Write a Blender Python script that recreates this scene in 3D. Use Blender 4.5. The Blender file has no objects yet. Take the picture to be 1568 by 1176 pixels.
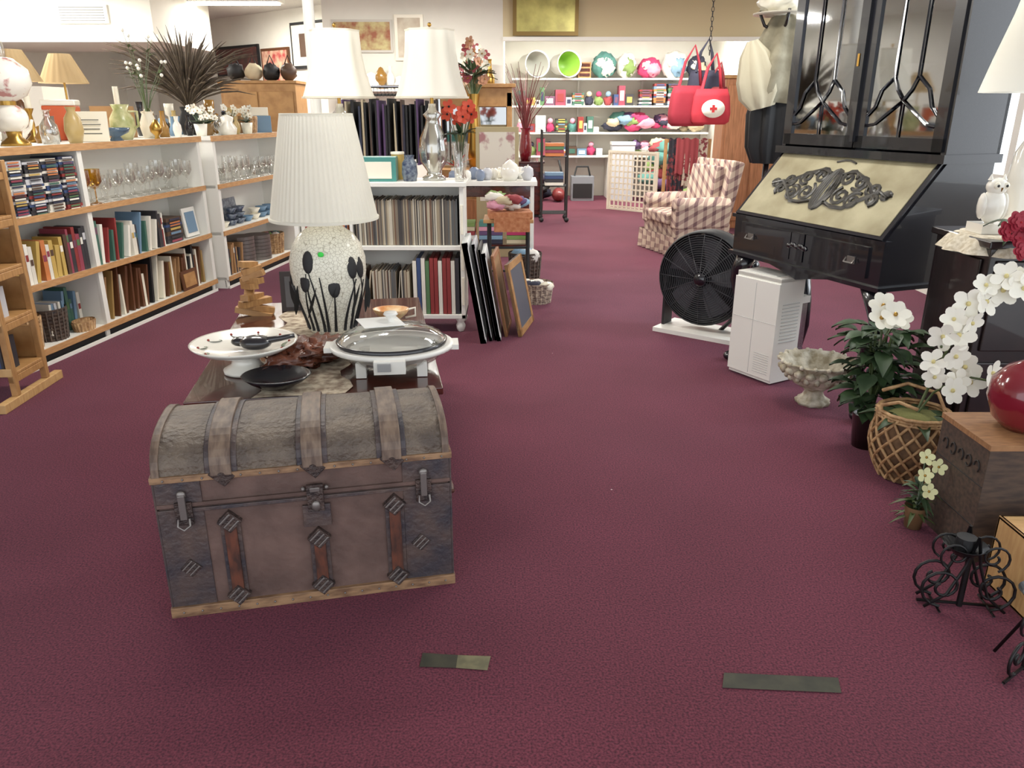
import bpy, math, random
from mathutils import Vector, Matrix, Euler, noise
random.seed(7)
R=random.uniform
pi=math.pi
sc=bpy.context.scene
# ---------------------------------------------------------------- materials
def lin(c):
    return tuple(((x/255)/12.92 if x/255<=.04045 else ((x/255+.055)/1.055)**2.4) for x in c)+(1,)
_m={}
def M(name,col,rough=.6,metal=0,col2=None,ns=8,bump=0,bs=40,stretch=(1,1,1),coat=0,emit=0,spec=.5,detail=4,lo=.35,hi=.65):
    if name in _m: return _m[name]
    m=bpy.data.materials.new(name); m.use_nodes=True; nt=m.node_tree; N=nt.nodes; L=nt.links
    b=N['Principled BSDF']
    b.inputs['Base Color'].default_value=lin(col); b.inputs['Roughness'].default_value=rough
    b.inputs['Metallic'].default_value=metal; b.inputs['Coat Weight'].default_value=coat
    b.inputs['Specular IOR Level'].default_value=spec
    if emit: b.inputs['Emission Color'].default_value=lin(col); b.inputs['Emission Strength'].default_value=emit
    if col2 or bump:
        tc=N.new('ShaderNodeTexCoord'); mp=N.new('ShaderNodeMapping'); mp.inputs['Scale'].default_value=stretch
        L.new(tc.outputs['Object'],mp.inputs[0])
    if col2:
        n=N.new('ShaderNodeTexNoise'); n.inputs['Scale'].default_value=ns; n.inputs['Detail'].default_value=detail
        L.new(mp.outputs[0],n.inputs[0])
        r=N.new('ShaderNodeValToRGB'); r.color_ramp.elements[0].position=lo; r.color_ramp.elements[1].position=hi
        r.color_ramp.elements[0].color=lin(col); r.color_ramp.elements[1].color=lin(col2)
        L.new(n.outputs[0],r.inputs[0]); L.new(r.outputs[0],b.inputs['Base Color'])
    if bump:
        n2=N.new('ShaderNodeTexNoise'); n2.inputs['Scale'].default_value=bs; n2.inputs['Detail'].default_value=5
        L.new(mp.outputs[0],n2.inputs[0])
        bp=N.new('ShaderNodeBump'); bp.inputs['Strength'].default_value=bump; bp.inputs['Distance'].default_value=.01
        L.new(n2.outputs[0],bp.inputs['Height']); L.new(bp.outputs[0],b.inputs['Normal'])
    _m[name]=m; return m
def GLASS(name,tint=(251,251,249),lo=.14,rough=.04):
    if name in _m: return _m[name]
    m=bpy.data.materials.new(name); m.use_nodes=True; nt=m.node_tree; N=nt.nodes; L=nt.links; N.clear()
    o=N.new('ShaderNodeOutputMaterial'); mx=N.new('ShaderNodeMixShader'); t=N.new('ShaderNodeBsdfTransparent'); g=N.new('ShaderNodeBsdfGlossy')
    t.inputs[0].default_value=lin(tint); g.inputs['Roughness'].default_value=rough
    lw=N.new('ShaderNodeLayerWeight'); lw.inputs[0].default_value=.35
    ma=N.new('ShaderNodeMath'); ma.operation='MULTIPLY_ADD'; ma.inputs[1].default_value=.7; ma.inputs[2].default_value=lo
    L.new(lw.outputs['Facing'],ma.inputs[0]); L.new(ma.outputs[0],mx.inputs[0]); L.new(t.outputs[0],mx.inputs[1]); L.new(g.outputs[0],mx.inputs[2]); L.new(mx.outputs[0],o.inputs[0])
    _m[name]=m; return m
def SHADE(name,col):
    m=bpy.data.materials.new(name); m.use_nodes=True; nt=m.node_tree; N=nt.nodes; L=nt.links; N.clear()
    o=N.new('ShaderNodeOutputMaterial'); mx=N.new('ShaderNodeMixShader'); d=N.new('ShaderNodeBsdfDiffuse'); t=N.new('ShaderNodeBsdfTranslucent')
    d.inputs[0].default_value=lin(col); t.inputs[0].default_value=lin(col); mx.inputs[0].default_value=.35
    L.new(d.outputs[0],mx.inputs[1]); L.new(t.outputs[0],mx.inputs[2]); L.new(mx.outputs[0],o.inputs[0])
    _m[name]=m; return m
def CARPET():
    m=bpy.data.materials.new('maroon_carpet'); m.use_nodes=True; nt=m.node_tree; N=nt.nodes; L=nt.links
    b=N['Principled BSDF']; b.inputs['Roughness'].default_value=.95; b.inputs['Specular IOR Level'].default_value=.2
    b.inputs['Sheen Weight'].default_value=.16; b.inputs['Sheen Roughness'].default_value=.6; b.inputs['Sheen Tint'].default_value=lin((190,160,200))
    tc=N.new('ShaderNodeTexCoord')
    a=N.new('ShaderNodeTexNoise'); a.inputs['Scale'].default_value=1.1; a.inputs['Detail'].default_value=6
    f=N.new('ShaderNodeTexNoise'); f.inputs['Scale'].default_value=150; f.inputs['Detail'].default_value=3
    L.new(tc.outputs['Object'],a.inputs[0]); L.new(tc.outputs['Object'],f.inputs[0])
    r1=N.new('ShaderNodeValToRGB'); r1.color_ramp.elements[0].position=.35; r1.color_ramp.elements[1].position=.7
    r1.color_ramp.elements[0].color=lin((86,36,42)); r1.color_ramp.elements[1].color=lin((98,43,52))
    r2=N.new('ShaderNodeValToRGB'); r2.color_ramp.elements[0].position=.32; r2.color_ramp.elements[1].position=.68
    r2.color_ramp.elements[0].color=(.4,.37,.39,1); r2.color_ramp.elements[1].color=(1.55,1.5,1.6,1)
    mx=N.new('ShaderNodeMix'); mx.data_type='RGBA'; mx.blend_type='MULTIPLY'; mx.inputs[0].default_value=1
    L.new(a.outputs[0],r1.inputs[0]); L.new(f.outputs[0],r2.inputs[0]); L.new(r1.outputs[0],mx.inputs[6]); L.new(r2.outputs[0],mx.inputs[7])
    v=N.new('ShaderNodeTexVoronoi'); v.inputs['Scale'].default_value=3.2; L.new(tc.outputs['Object'],v.inputs[0])
    lt_=N.new('ShaderNodeMath'); lt_.operation='LESS_THAN'; lt_.inputs[1].default_value=.014; L.new(v.outputs['Distance'],lt_.inputs[0])
    m2=N.new('ShaderNodeMix'); m2.data_type='RGBA'; m2.inputs[7].default_value=lin((190,170,170)); L.new(lt_.outputs[0],m2.inputs[0]); L.new(mx.outputs[2],m2.inputs[6]); L.new(m2.outputs[2],b.inputs['Base Color'])
    bp=N.new('ShaderNodeBump'); bp.inputs['Strength'].default_value=.5; bp.inputs['Distance'].default_value=.004
    L.new(f.outputs[0],bp.inputs['Height']); L.new(bp.outputs[0],b.inputs['Normal'])
    return m
def PLAID():
    m=bpy.data.materials.new('plaid_fabric'); m.use_nodes=True; nt=m.node_tree; N=nt.nodes; L=nt.links
    b=N['Principled BSDF']; b.inputs['Roughness'].default_value=.9
    tc=N.new('ShaderNodeTexCoord'); sp=N.new('ShaderNodeSeparateXYZ'); L.new(tc.outputs['Object'],sp.inputs[0])
    def math_(op,a,bv):
        n=N.new('ShaderNodeMath'); n.operation=op
        L.new(a,n.inputs[0])
        if isinstance(bv,(int,float)): n.inputs[1].default_value=bv
        else: L.new(bv,n.inputs[1])
        return n.outputs[0]
    u=math_('ADD',sp.outputs[0],sp.outputs[1]); s1=math_('GREATER_THAN',math_('FRACT',math_('MULTIPLY',u,9),0),.6)
    v=math_('ADD',sp.outputs[2],math_('MULTIPLY',math_('SUBTRACT',sp.outputs[0],sp.outputs[1]),.5))
    s2=math_('GREATER_THAN',math_('FRACT',math_('MULTIPLY',v,9),0),.6)
    t=math_('MULTIPLY',math_('ADD',s1,s2),.5)
    r=N.new('ShaderNodeValToRGB'); r.color_ramp.elements[0].color=lin((200,180,160)); r.color_ramp.elements[1].color=lin((110,84,84))
    e=r.color_ramp.elements.new(.5); e.color=lin((160,134,124))
    L.new(t,r.inputs[0]); L.new(r.outputs[0],b.inputs['Base Color']); return m
def MOSAIC(name,c1,c2,scale=45,edge=.04):
    m=bpy.data.materials.new(name); m.use_nodes=True; nt=m.node_tree; N=nt.nodes; L=nt.links
    b=N['Principled BSDF']; b.inputs['Roughness'].default_value=.25
    tc=N.new('ShaderNodeTexCoord'); v=N.new('ShaderNodeTexVoronoi'); v.feature='DISTANCE_TO_EDGE'; v.inputs['Scale'].default_value=scale
    L.new(tc.outputs['Object'],v.inputs[0]); r=N.new('ShaderNodeValToRGB'); r.color_ramp.elements[0].color=lin(c2); r.color_ramp.elements[1].color=lin(c1); r.color_ramp.elements[1].position=edge
    L.new(v.outputs[0],r.inputs[0]); L.new(r.outputs[0],b.inputs['Base Color'])
    bp=N.new('ShaderNodeBump'); bp.inputs['Strength'].default_value=.4; bp.inputs['Distance'].default_value=.003
    L.new(r.outputs[0],bp.inputs['Height']); L.new(bp.outputs[0],b.inputs['Normal']); _m[name]=m; return m
carpet=CARPET(); plaid=PLAID()
white=M('white_paint',(232,230,222),.55); whitewall=M('wall_paint',(232,229,218),.8,col2=(224,221,210),ns=2)
beige=M('beige_panel',(206,190,152),.8); cream=M('cream_ceramic',(235,228,208),.3)
ceilm=M('ceiling_paint',(225,225,218),.85,col2=(212,212,206),ns=60)
oak=M('oak_wood',(186,140,86),.5,col2=(160,114,66),ns=5,stretch=(2,20,2)); oakv=M('oak_wood_v',(182,122,82),.5,col2=(150,98,62),ns=4,stretch=(14,14,1.2))
pine=M('pine_wood',(204,164,110),.5,col2=(186,142,90),ns=5,stretch=(2,14,2))
dwood=M('dark_mahogany',(84,34,24),.2,col2=(50,20,16),ns=4,stretch=(2,14,4),coat=.5)
bwood=M('espresso_wood',(36,26,26),.3,col2=(24,18,19),ns=5,stretch=(2,14,2),coat=.3)
black=M('black_paint',(19,19,26),.24,coat=.5); mblack=M('matte_black',(22,22,24),.6); iron=M('wrought_iron',(20,18,20),.45,metal=.3)
chrome=M('chrome',(200,200,205),.15,metal=1); brass=M('brass',(180,140,70),.3,metal=1); pewter=M('pewter',(126,120,116),.4,metal=.7)
plastw=M('white_plastic',(236,234,226),.35); wicker=M('wicker',(188,150,104),.6,col2=(140,102,66),ns=30,bump=.4,bs=60)
dwicker=M('dark_wicker',(80,62,50),.7,col2=(48,36,30),ns=40,bump=.4,bs=60)
glass=GLASS('clear_glass'); aglass=GLASS('amber_glass',(230,190,80),.15); dglass=GLASS('door_glass',(150,160,178),.2)
shade=SHADE('lamp_shade_cream',(247,244,232)); shadeb=SHADE('lamp_shade_tan',(196,172,132))
leafm=M('green_leaf',(40,58,36),.5,col2=(60,82,50),ns=12); leafd=M('olive_leaf',(70,84,44),.5); petal=M('white_petal',(245,242,228),.6)
redp=M('red_petal',(180,28,34),.6); redg=M('red_glaze',(118,22,36),.14,coat=.6); dry=M('dried_grass',(70,58,48),.8,col2=(98,84,66),ns=20)
PAL=[M('cover_%d'%i,c,.5) for i,c in enumerate([(136,46,44),(50,70,112),(222,217,204),(46,45,50),(192,160,84),(58,98,84),(104,66,88),(196,116,64),(104,134,160),(196,196,200),(78,56,42),(140,56,74),(78,114,74),(236,232,220),(38,45,70)])]
DVD=[PAL[3],PAL[3],PAL[14],PAL[2],PAL[9],PAL[0],PAL[3],PAL[1],PAL[9],PAL[2]]
REC=[M('sleeve_%d'%i,c,.6) for i,c in enumerate([(120,108,92),(90,82,74),(150,136,112),(60,56,54),(176,164,140),(104,76,58),(190,182,164),(84,86,86)])]
FAB=[M('fabric_%d'%i,c,.9,bump=.3,bs=30) for i,c in enumerate([(184,56,98),(80,130,122),(226,221,212),(50,50,66),(150,62,66),(128,160,184),(204,188,156),(96,72,110),(124,148,84),(216,150,170)])]
blw=M('blue_pattern',(40,50,80),.3,col2=(120,130,140),ns=40)
tang=M('tan_glaze',(176,150,96),.3); amb=M('amber_glaze',(150,110,50),.2); bkg=M('black_glaze',(30,26,28),.2); cutg=GLASS('cut_glass',(238,238,232),.35,.12)
porc=M('white_porcelain',(238,234,222),.2,coat=.5)
# ---------------------------------------------------------------- builder
class B:
    def __init__(s,name,loc=(0,0,0),rz=0,bev=0):
        s.n=name; s.loc=loc; s.rz=rz; s.bev=bev; s.v=[]; s.f=[]; s.fm=[]; s.fs=[]; s.m=[]
    def add(s,vs,fs,m,sm=False,X=None):
        if m not in s.m: s.m.append(m)
        k=s.m.index(m); o=len(s.v)
        s.v+= [ (X@Vector(q) if X else Vector(q)) for q in vs]
        for f in fs: s.f.append([i+o for i in f]); s.fm.append(k); s.fs.append(sm)
        return s
    def X(s,c,rot=None):
        T=Matrix.Translation(c)
        if rot: T=T@Euler(rot).to_matrix().to_4x4()
        return T
    def box(s,c,z,m,rot=None,taper=1):
        a,b,d=z[0]/2,z[1]/2,z[2]/2; t=taper
        vs=[(-a,-b,-d),(a,-b,-d),(a,b,-d),(-a,b,-d),(-a*t,-b*t,d),(a*t,-b*t,d),(a*t,b*t,d),(-a*t,b*t,d)]
        return s.add(vs,[(0,3,2,1),(4,5,6,7),(0,1,5,4),(1,2,6,5),(2,3,7,6),(3,0,4,7)],m,False,s.X(c,rot))
    def bx(s,x0,x1,y0,y1,z0,z1,m):
        return s.box(((x0+x1)/2,(y0+y1)/2,(z0+z1)/2),(x1-x0,y1-y0,z1-z0),m)
    def lathe(s,c,prof,m,n=24,rip=None,rot=None,sx=1,sy=1,sm=True):
        vs=[];fs=[]
        for (r,z) in prof:
            for i in range(n):
                a=2*pi*i/n; rr=r*(1+(rip[0]*math.cos(rip[1]*a) if rip else 0))
                vs.append((rr*math.cos(a)*sx,rr*math.sin(a)*sy,z))
        for j in range(len(prof)-1):
            for i in range(n):
                k=(i+1)%n; fs.append((j*n+i,j*n+k,(j+1)*n+k,(j+1)*n+i))
        return s.add(vs,fs,m,sm,s.X(c,rot))
    def cyl(s,c,r,h,m,n=16,rot=None,r2=None):
        r2=r if r2 is None else r2
        return s.lathe(c,[(0.0001,0),(r,0),(r,0),(r2,h),(r2,h),(0.0001,h)],m,n,rot=rot,sm=False)
    def sph(s,c,r,m,rot=None,n=14,amp=0,fr=3,sd=0):
        if not hasattr(r,'__len__'): r=(r,r,r)
        vs=[];fs=[];h=n//2+1
        for j in range(h+1):
            t=pi*j/h
            for i in range(n):
                a=2*pi*i/n; d=Vector((math.sin(t)*math.cos(a),math.sin(t)*math.sin(a),-math.cos(t)))
                k=1+(amp*noise.noise(d*fr+Vector((sd,sd*1.7,c[0]*3))) if amp else 0)
                vs.append((d.x*r[0]*k,d.y*r[1]*k,d.z*r[2]*k))
        for j in range(h):
            for i in range(n):
                k=(i+1)%n; fs.append((j*n+i,j*n+k,(j+1)*n+k,(j+1)*n+i))
        return s.add(vs,fs,m,True,s.X(c,rot))
    def tube(s,pts,r,m,n=6,closed=False):
        pts=[Vector(p) for p in pts]; K=len(pts); vs=[];fs=[]
        up=Vector((0,0,1)); prev=None
        for i,p in enumerate(pts):
            if closed: t=pts[(i+1)%K]-pts[i-1]
            else: t=pts[min(i+1,K-1)]-pts[max(i-1,0)]
            t.normalize()
            if prev is None:
                a=t.cross(up)
                if a.length<.1: a=t.cross(Vector((1,0,0)))
            else: a=prev-t*prev.dot(t)
            a.normalize(); prev=a; bb=t.cross(a)
            rr=r[i] if hasattr(r,'__len__') else r
            for k in range(n):
                q=2*pi*k/n; vs.append(p+a*math.cos(q)*rr+bb*math.sin(q)*rr)
        for j in range(K if closed else K-1):
            j2=(j+1)%K
            for i in range(n):
                k=(i+1)%n; fs.append((j*n+i,j*n+k,j2*n+k,j2*n+i))
        if not closed: fs+= [tuple(range(n)),tuple((K-1)*n+i for i in range(n))]
        return s.add(vs,fs,m,True)
    def poly(s,pts,m,X=None): return s.add(pts,[tuple(range(len(pts)))],m,False,X)
    def prism(s,prof,x0,x1,m):
        n=len(prof); vs=[(x0,a,b) for a,b in prof]+[(x1,a,b) for a,b in prof]
        fs=[(i,(i+1)%n,n+(i+1)%n,n+i) for i in range(n)]+[tuple(range(n)),tuple(range(n,2*n))]
        return s.add(vs,fs,m)
    def leaf(s,base,d,L,w,m,droop=.3,k=5):
        base=Vector(base); d=Vector(d).normalized(); side=d.cross(Vector((0,0,1)))
        if side.length<.05: side=Vector((1,0,0))
        side.normalize(); vs=[];fs=[]
        for i in range(k+1):
            t=i/k; p=base+d*L*t-Vector((0,0,1))*droop*L*t*t; ww=w*math.sin(pi*min(.97,max(.06,t**.8)))/2
            vs+=[p-side*ww,p+Vector((0,0,-.12*w)),p+side*ww]
        for i in range(k):
            o=i*3; fs+=[(o,o+1,o+4,o+3),(o+1,o+2,o+5,o+4)]
        return s.add(vs,fs,m,True)
    def flower(s,c,r,m,nrm=(0,-1,.3),np_=5,cm=None):
        q=Vector(nrm).normalized(); T=Matrix.Translation(c)@q.to_track_quat('Z','Y').to_matrix().to_4x4()
        for i in range(np_):
            a=2*pi*i/np_+R(-.1,.1); vs=[(0,0,0)]
            for j in range(7):
                t=-1+2*j/6; an=a+t*.62; rr=r*(.55+.45*math.cos(t*1.35)); vs.append((rr*math.cos(an),rr*math.sin(an),r*.22*(rr/r)))
            s.add(vs,[(0,j,j+1) for j in range(1,7)],m,True,T)
        s.sph(T@Vector((0,0,r*.1)),r*.16,cm or _m['brass'],n=6)
        return s
    def done(s,sub=0):
        me=bpy.data.meshes.new(s.n); me.from_pydata([tuple(q) for q in s.v],[],s.f)
        for m in s.m: me.materials.append(m)
        me.polygons.foreach_set('material_index',s.fm); me.polygons.foreach_set('use_smooth',s.fs); me.update()
        o=bpy.data.objects.new(s.n,me); o.location=s.loc; o.rotation_euler=(0,0,s.rz); bpy.context.collection.objects.link(o)
        if s.bev:
            b=o.modifiers.new('bev','BEVEL'); b.width=s.bev; b.segments=2; b.limit_method='ANGLE'; b.angle_limit=.7
        return o
def books(b,x0,x1,y,z,h,t,d,pal,lean=.15,lab=True):
    x=x0
    while x<x1:
        tt=R(*t); hh=R(*h); m=random.choice(pal); dd=d*R(.85,1)
        if x+tt>x1: break
        if random.random()<lean and x+tt+hh*.25<x1:
            a=R(.08,.25); w=tt*math.cos(a)+hh*math.sin(a)
            b.box((x+w/2,y+dd/2,z+(hh*math.cos(a)+tt*math.sin(a))/2),(tt,dd,hh),m,(0,a,0)); x+=w+.002
        else:
            b.box((x+tt/2,y+dd/2,z+hh/2),(tt*.94,dd,hh),m)
            if lab and tt>.012: b.box((x+tt/2,y-.0005,z+hh*R(.55,.8)),(tt*.7,.002,hh*.16),random.choice(PAL))
            x+=tt
def stack(b,x,y,z,n,w,d,t,pal):
    zz=z
    for i in range(n):
        q=R(*t); b.box((x+R(-.008,.008),y+R(0,.01),zz+q/2),(w*R(.92,1),d,q*.95),random.choice(pal)); b.box((x,y-d/2-.004,zz+q/2),(w*.6,.003,q*.5),random.choice(PAL)); zz+=q
# ---------------------------------------------------------------- camera
cd=bpy.data.cameras.new('camera'); cam=bpy.data.objects.new('camera',cd); sc.collection.objects.link(cam); sc.camera=cam
cd.sensor_width=36; cd.lens=27.05; cam.location=(0,0,1.5); cam.rotation_euler=(math.radians(70.5),0,0); cd.clip_start=.05
# ---------------------------------------------------------------- room
b=B('floor'); b.poly([(-7,-1.5,0),(3.6,-1.5,0),(3.6,14.95,0),(-7,14.95,0)],carpet); b.done()
b=B('ceiling'); b.bx(-7,3.7,-1.5,15.1,2.9,3.0,ceilm); b.done()
b=B('wall_left'); b.bx(-7.1,-7,-1.5,15.1,0,2.9,whitewall); b.done()
b=B('wall_back'); b.bx(-7,3.7,14.95,15.1,0,2.9,whitewall); b.done()
b=B('wall_back_left')
d=Vector((4.6,-3.75,0)); L_=d.length*.86
b.loc=(-6.4,14.9,0); b.rz=math.atan2(d.y,d.x); b.bx(0,L_,0,.12,0,2.9,whitewall); b.done()
b=B('wall_partition'); b.bx(-2.5,-.12,11.15,11.3,0,2.9,whitewall); b.bx(-2.5,-2.38,11.3,11.9,0,2.9,whitewall); b.bx(-.24,-.12,11.3,14.95,0,2.9,whitewall); b.done()
b=B('trim_1'); b.bx(-.12,3.6,11.15,11.4,2.42,2.9,beige); b.bx(-.12,3.6,11.1,11.15,2.38,2.43,white); b.done()
b=B('wall_right')
def wallY(y0,y1,z0,z1): b.bx(3.6,3.75,y0,y1,z0,z1,whitewall)
wallY(1,15.1,0,1.0); wallY(1,15.1,2.75,2.9); wallY(1,1.6,1,2.75); wallY(7.2,10.6,1,2.75); wallY(10.6,14.2,1,1.95); wallY(14.2,15.1,1,2.75)
b.done()
for nm,y0,y1,z0,z1,nn in (('window_1',1.6,7.2,1.0,2.75,4),('window_2',10.6,14.2,1.95,2.75,4)):
    b=B(nm)
    b.bx(3.6,3.68,y0,y1,z0,z0+.06,white); b.bx(3.6,3.68,y0,y1,z1-.06,z1,white)
    for i in range(nn+1):
        y=y0+(y1-y0)*i/nn; yy=min(max(y,y0+.04),y1-.04); b.bx(3.61,3.67,yy-.04,yy+.04,z0,z1,white)
    b.done()
b=B('trim_2'); b.bx(-6.9,-4.25,10,11.9,2.3,2.9,whitewall); b.bx(-6.9,-4.2,9.97,10.0,2.28,2.36,white)
b.bx(-5.35,-4.75,9.96,10,2.48,2.68,white)
for i in range(6): b.box((-5.05,9.955,2.51+i*.028),(.52,.01,.008),M('vent_grey',(120,120,118)))
b.done()
em=M('tube_light',(255,252,240),.5,emit=12)
for i,(x,y,e) in enumerate([(-3.7,11.3,60),(-5.4,9.0,110),(-4.2,6.2,80),(1.4,8.6,90),(-1.2,9.4,80),(-1.5,4.6,45),(1.6,4.2,35),(.8,13.2,90),(2.6,13.2,90)]):  # fixtures near the left side and partition are added to brighten dim walls
    b=B('ceiling_and_fill_light'); b.bx(x-.65,x+.65,y-.15,y+.15,2.86,2.9,white); b.bx(x-.6,x+.6,y-.11,y-.04,2.84,2.86,em); b.bx(x-.6,x+.6,y+.04,y+.11,2.84,2.86,em); b.done()
    ld=bpy.data.lights.new('fluorescent_and_fill','AREA'); ld.shape='RECTANGLE'; ld.size=1.2; ld.size_y=.25; ld.energy=e; ld.color=(1,.97,.91)
    lo=bpy.data.objects.new('fluorescent_and_fill',ld); lo.location=(x,y,2.82); sc.collection.objects.link(lo)
ld=bpy.data.lights.new('window_daylight','AREA'); ld.shape='RECTANGLE'; ld.size=5.4; ld.size_y=1.7; ld.energy=230; ld.color=(.86,.93,1)
lo=bpy.data.objects.new('window_daylight',ld); lo.location=(3.9,4.4,1.95); lo.rotation_euler=Vector((-1,0,-.15)).to_track_quat('-Z','Z').to_euler(); sc.collection.objects.link(lo)
w=bpy.data.worlds.new('w'); sc.world=w; w.use_nodes=True; bg=w.node_tree.nodes['Background']; bg.inputs[0].default_value=(.90,.95,1,1); bg.inputs[1].default_value=2.0
sc.view_settings.view_transform='Standard'; sc.view_settings.exposure=.06; sc.view_settings.gamma=1.06
# floor tape
tape=M('worn_tape',(52,52,44),.6,col2=(66,64,52),ns=15,spec=.2); tapeg=M('worn_tape_gold',(116,110,78),.5,col2=(92,88,62),ns=30)
b=B('floor_tape'); b.poly([(-.265,1.805,.003),(-.16,1.80,.003),(-.158,1.855,.003),(-.262,1.865,.003)],tape); b.poly([(-.16,1.80,.003),(-.07,1.79,.003),(-.062,1.85,.003),(-.158,1.855,.003)],tapeg); b.done()
b=B('floor_tape'); b.poly([(.58,1.72,.003),(.90,1.70,.003),(.915,1.76,.003),(.60,1.78,.003)],tape); b.done()
# ---------------------------------------------------------------- steamer trunk
tw=M('trunk_canvas',(104,80,72),.7,col2=(78,58,52),ns=7,bump=.5,bs=30,detail=7); tmt=M('trunk_tin',(56,52,58),.5,metal=.2,col2=(88,72,66),ns=9,bump=.5,bs=50,detail=8)
tdome=M('trunk_embossed',(112,98,84),.5,metal=.1,col2=(74,62,54),ns=10,bump=1,bs=55,detail=8)
tslat=M('trunk_slat',(152,118,86),.55,col2=(100,72,52),ns=8,stretch=(2,8,8),detail=8); tsld=M('trunk_dome_slat',(120,100,84),.55,col2=(82,64,54),ns=8,stretch=(8,2,2),detail=8)
tslr=M('trunk_slat_red',(98,54,38),.5,col2=(54,34,28),ns=9,stretch=(6,6,2))
tclp=M('trunk_clasp',(82,66,60),.45,metal=.4,col2=(50,42,42),ns=30,bump=.8,bs=90)
b=B('steamer_trunk',(-1.06,2.04,0),math.atan2(.19,.86),bev=.003)
W,D=.88,.44
b.bx(.004,W-.004,.004,D-.004,.012,.375,tw)
b.bx(.006,W-.006,.006,D-.006,.378,.475,tw)
for x0,x1 in ((0,.13),(W-.15,W)):
    b.bx(x0,x1,0,D,.02,.373,tmt); b.bx(x0,x1,0,D,.38,.473,tmt)
b.bx(-.008,W+.008,-.010,D+.01,0,.035,tslat); b.bx(-.008,W+.008,-.008,.006,.464,.484,tslat)
b.bx(-.006,W+.006,D-.006,D+.008,.462,.486,tslat); b.bx(-.008,.006,0,D,.462,.486,tslat); b.bx(W-.006,W+.008,0,D,.462,.486,tslat)
b.bx(.0,W,-.004,.004,.362,.374,tmt); b.bx(.0,W,-.004,.004,.380,.392,tw)
def dome(k,off=0):
    a=pi*k; return (D/2-(D/2+off)*math.copysign(abs(math.cos(a))**.8,math.cos(a)),.478+(.112+off)*math.sin(a)**.75)
pr=[dome(i/18) for i in range(19)]
def arc(x0,x1,off,m,k0=0,k1=18):
    P1=[dome(i/18,off) for i in range(k0,k1+1)]; P0=[dome(i/18,-.01) for i in range(k0,k1+1)]
    b.prism(P1+P0[::-1],x0,x1,m)
b.prism(pr,.004,W-.004,tdome)
arc(0,.022,.006,tsld); arc(W-.022,W,.006,tsld)
for x in (.195,.46,.70):
    arc(x-.046,x+.046,.004,tmt); arc(x-.030,x+.030,.014,tsld)
    b.box((x,-.004,.476),(.062,.014,.046),tclp,(0,.785,0)); b.cyl((x,-.010,.476),.012,.006,tclp,8,(pi/2,0,0))
    b.box((x,.03,.545),(.055,.05,.01),tclp,(1.0,0,0))
for x,z0,z1 in ((.20,.04,.33),(.46,.04,.24),(.70,.04,.33)):
    b.bx(x-.030,x+.030,-.004,.006,z0,z1,tmt); b.bx(x-.018,x+.018,-.013,.006,z0,z1,tslr)
    for z in (z0+.02,z1-.01):
        b.box((x,-.006,z),(.052,.022,.052),tclp,(0,.785,0))
        for k in (-1,0,1): b.box((x+k*.012,-.018,z-k*.012),(.046,.004,.006),pewter,(0,-.785,0))
b.box((.46,-.006,.31),(.085,.010,.075),tmt); b.box((.46,-.014,.375),(.05,.014,.09),tclp); b.sph((.46,-.022,.35),(.014,.008,.018),pewter); b.box((.46,-.018,.405),(.03,.012,.014),pewter)
for k in (-1,1): b.sph((.46+k*.035,-.008,.405),.008,pewter,n=8)
for x in (.075,W-.085):
    b.box((x,-.006,.36),(.05,.010,.075),tclp); b.box((x,-.014,.385),(.02,.014,.08),pewter); b.tube([(x-.016,-.02,.35),(x-.018,-.03,.33),(x,-.034,.318),(x+.018,-.03,.33),(x+.016,-.02,.35)],.004,pewter)
    b.sph((x,-.012,.425),(.014,.008,.014),pewter)
for x in (.07,W-.10):
    b.box((x,-.002,.17),(.045,.006,.045),tclp,(0,.785,0))
    for k in (-1,0,1): b.box((x+k*.01,-.006,.17-k*.01),(.045,.004,.005),pewter,(0,-.785,0))
for x in [i*.055+.03 for i in range(16)]:
    b.sph((x,-.011,.474),.004,pewter,n=6); b.sph((x,-.012,.018),.004,pewter,n=6)
for xx,s_ in ((0,-1),(W,1)):
    b.box((xx+s_*.004,.14,.27),(.01,.03,.05),tclp); b.box((xx+s_*.004,.30,.27),(.01,.03,.05),tclp); b.tube([(xx+s_*.01,.14,.27),(xx+s_*.03,.17,.255),(xx+s_*.034,.22,.25),(xx+s_*.03,.27,.255),(xx+s_*.01,.30,.27)],.009,tslr)
    b.bx(xx-.006 if s_<0 else xx,xx if s_<0 else xx+.006,.0,.03,.03,.46,tmt)
b.done()
# ---------------------------------------------------------------- coffee table
rt=math.radians(10)
b=B('coffee_table',(-1.2,2.62,0),rt,bev=.004)
TW,TL=.95,1.55
b.bx(0,TW,0,TL,.47,.5,dwood); b.bx(.02,TW-.02,.02,TL-.02,.455,.47,dwood)
b.bx(.05,TW-.05,.05,.07,.36,.46,dwood); b.bx(.05,TW-.05,TL-.07,TL-.05,.36,.46,dwood); b.bx(.05,.07,.05,TL-.05,.36,.46,dwood); b.bx(TW-.07,TW-.05,.05,TL-.05,.36,.46,dwood)
for x in (.08,TW-.08):
    for y in (.08,TL-.08):
        b.lathe((x,y,0),[(.02,0),(.026,.02),(.02,.05),(.032,.12),(.026,.2),(.034,.24),(.03,.3),(.036,.36),(.036,.46)],dwood,12)
b.done()
lace=M('lace_cloth',(206,192,168),.9,col2=(128,108,90),ns=26,bump=.4,bs=60)
b=B('table_runner',(-1.2,2.62,.5),rt)
n=22
vs=[];fs=[]
for i in range(n+1):
    for j in range(7):
        y=-.005+1.5*i/n; x=.24+.34*j/6+.03*math.sin(i*1.3)*(1 if j in(0,6) else .3); vs.append((x,y,.003+.002*math.sin(i+j)))
for i in range(n):
    for j in range(6): fs.append((i*7+j,i*7+j+1,(i+1)*7+j+1,(i+1)*7+j))
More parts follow.
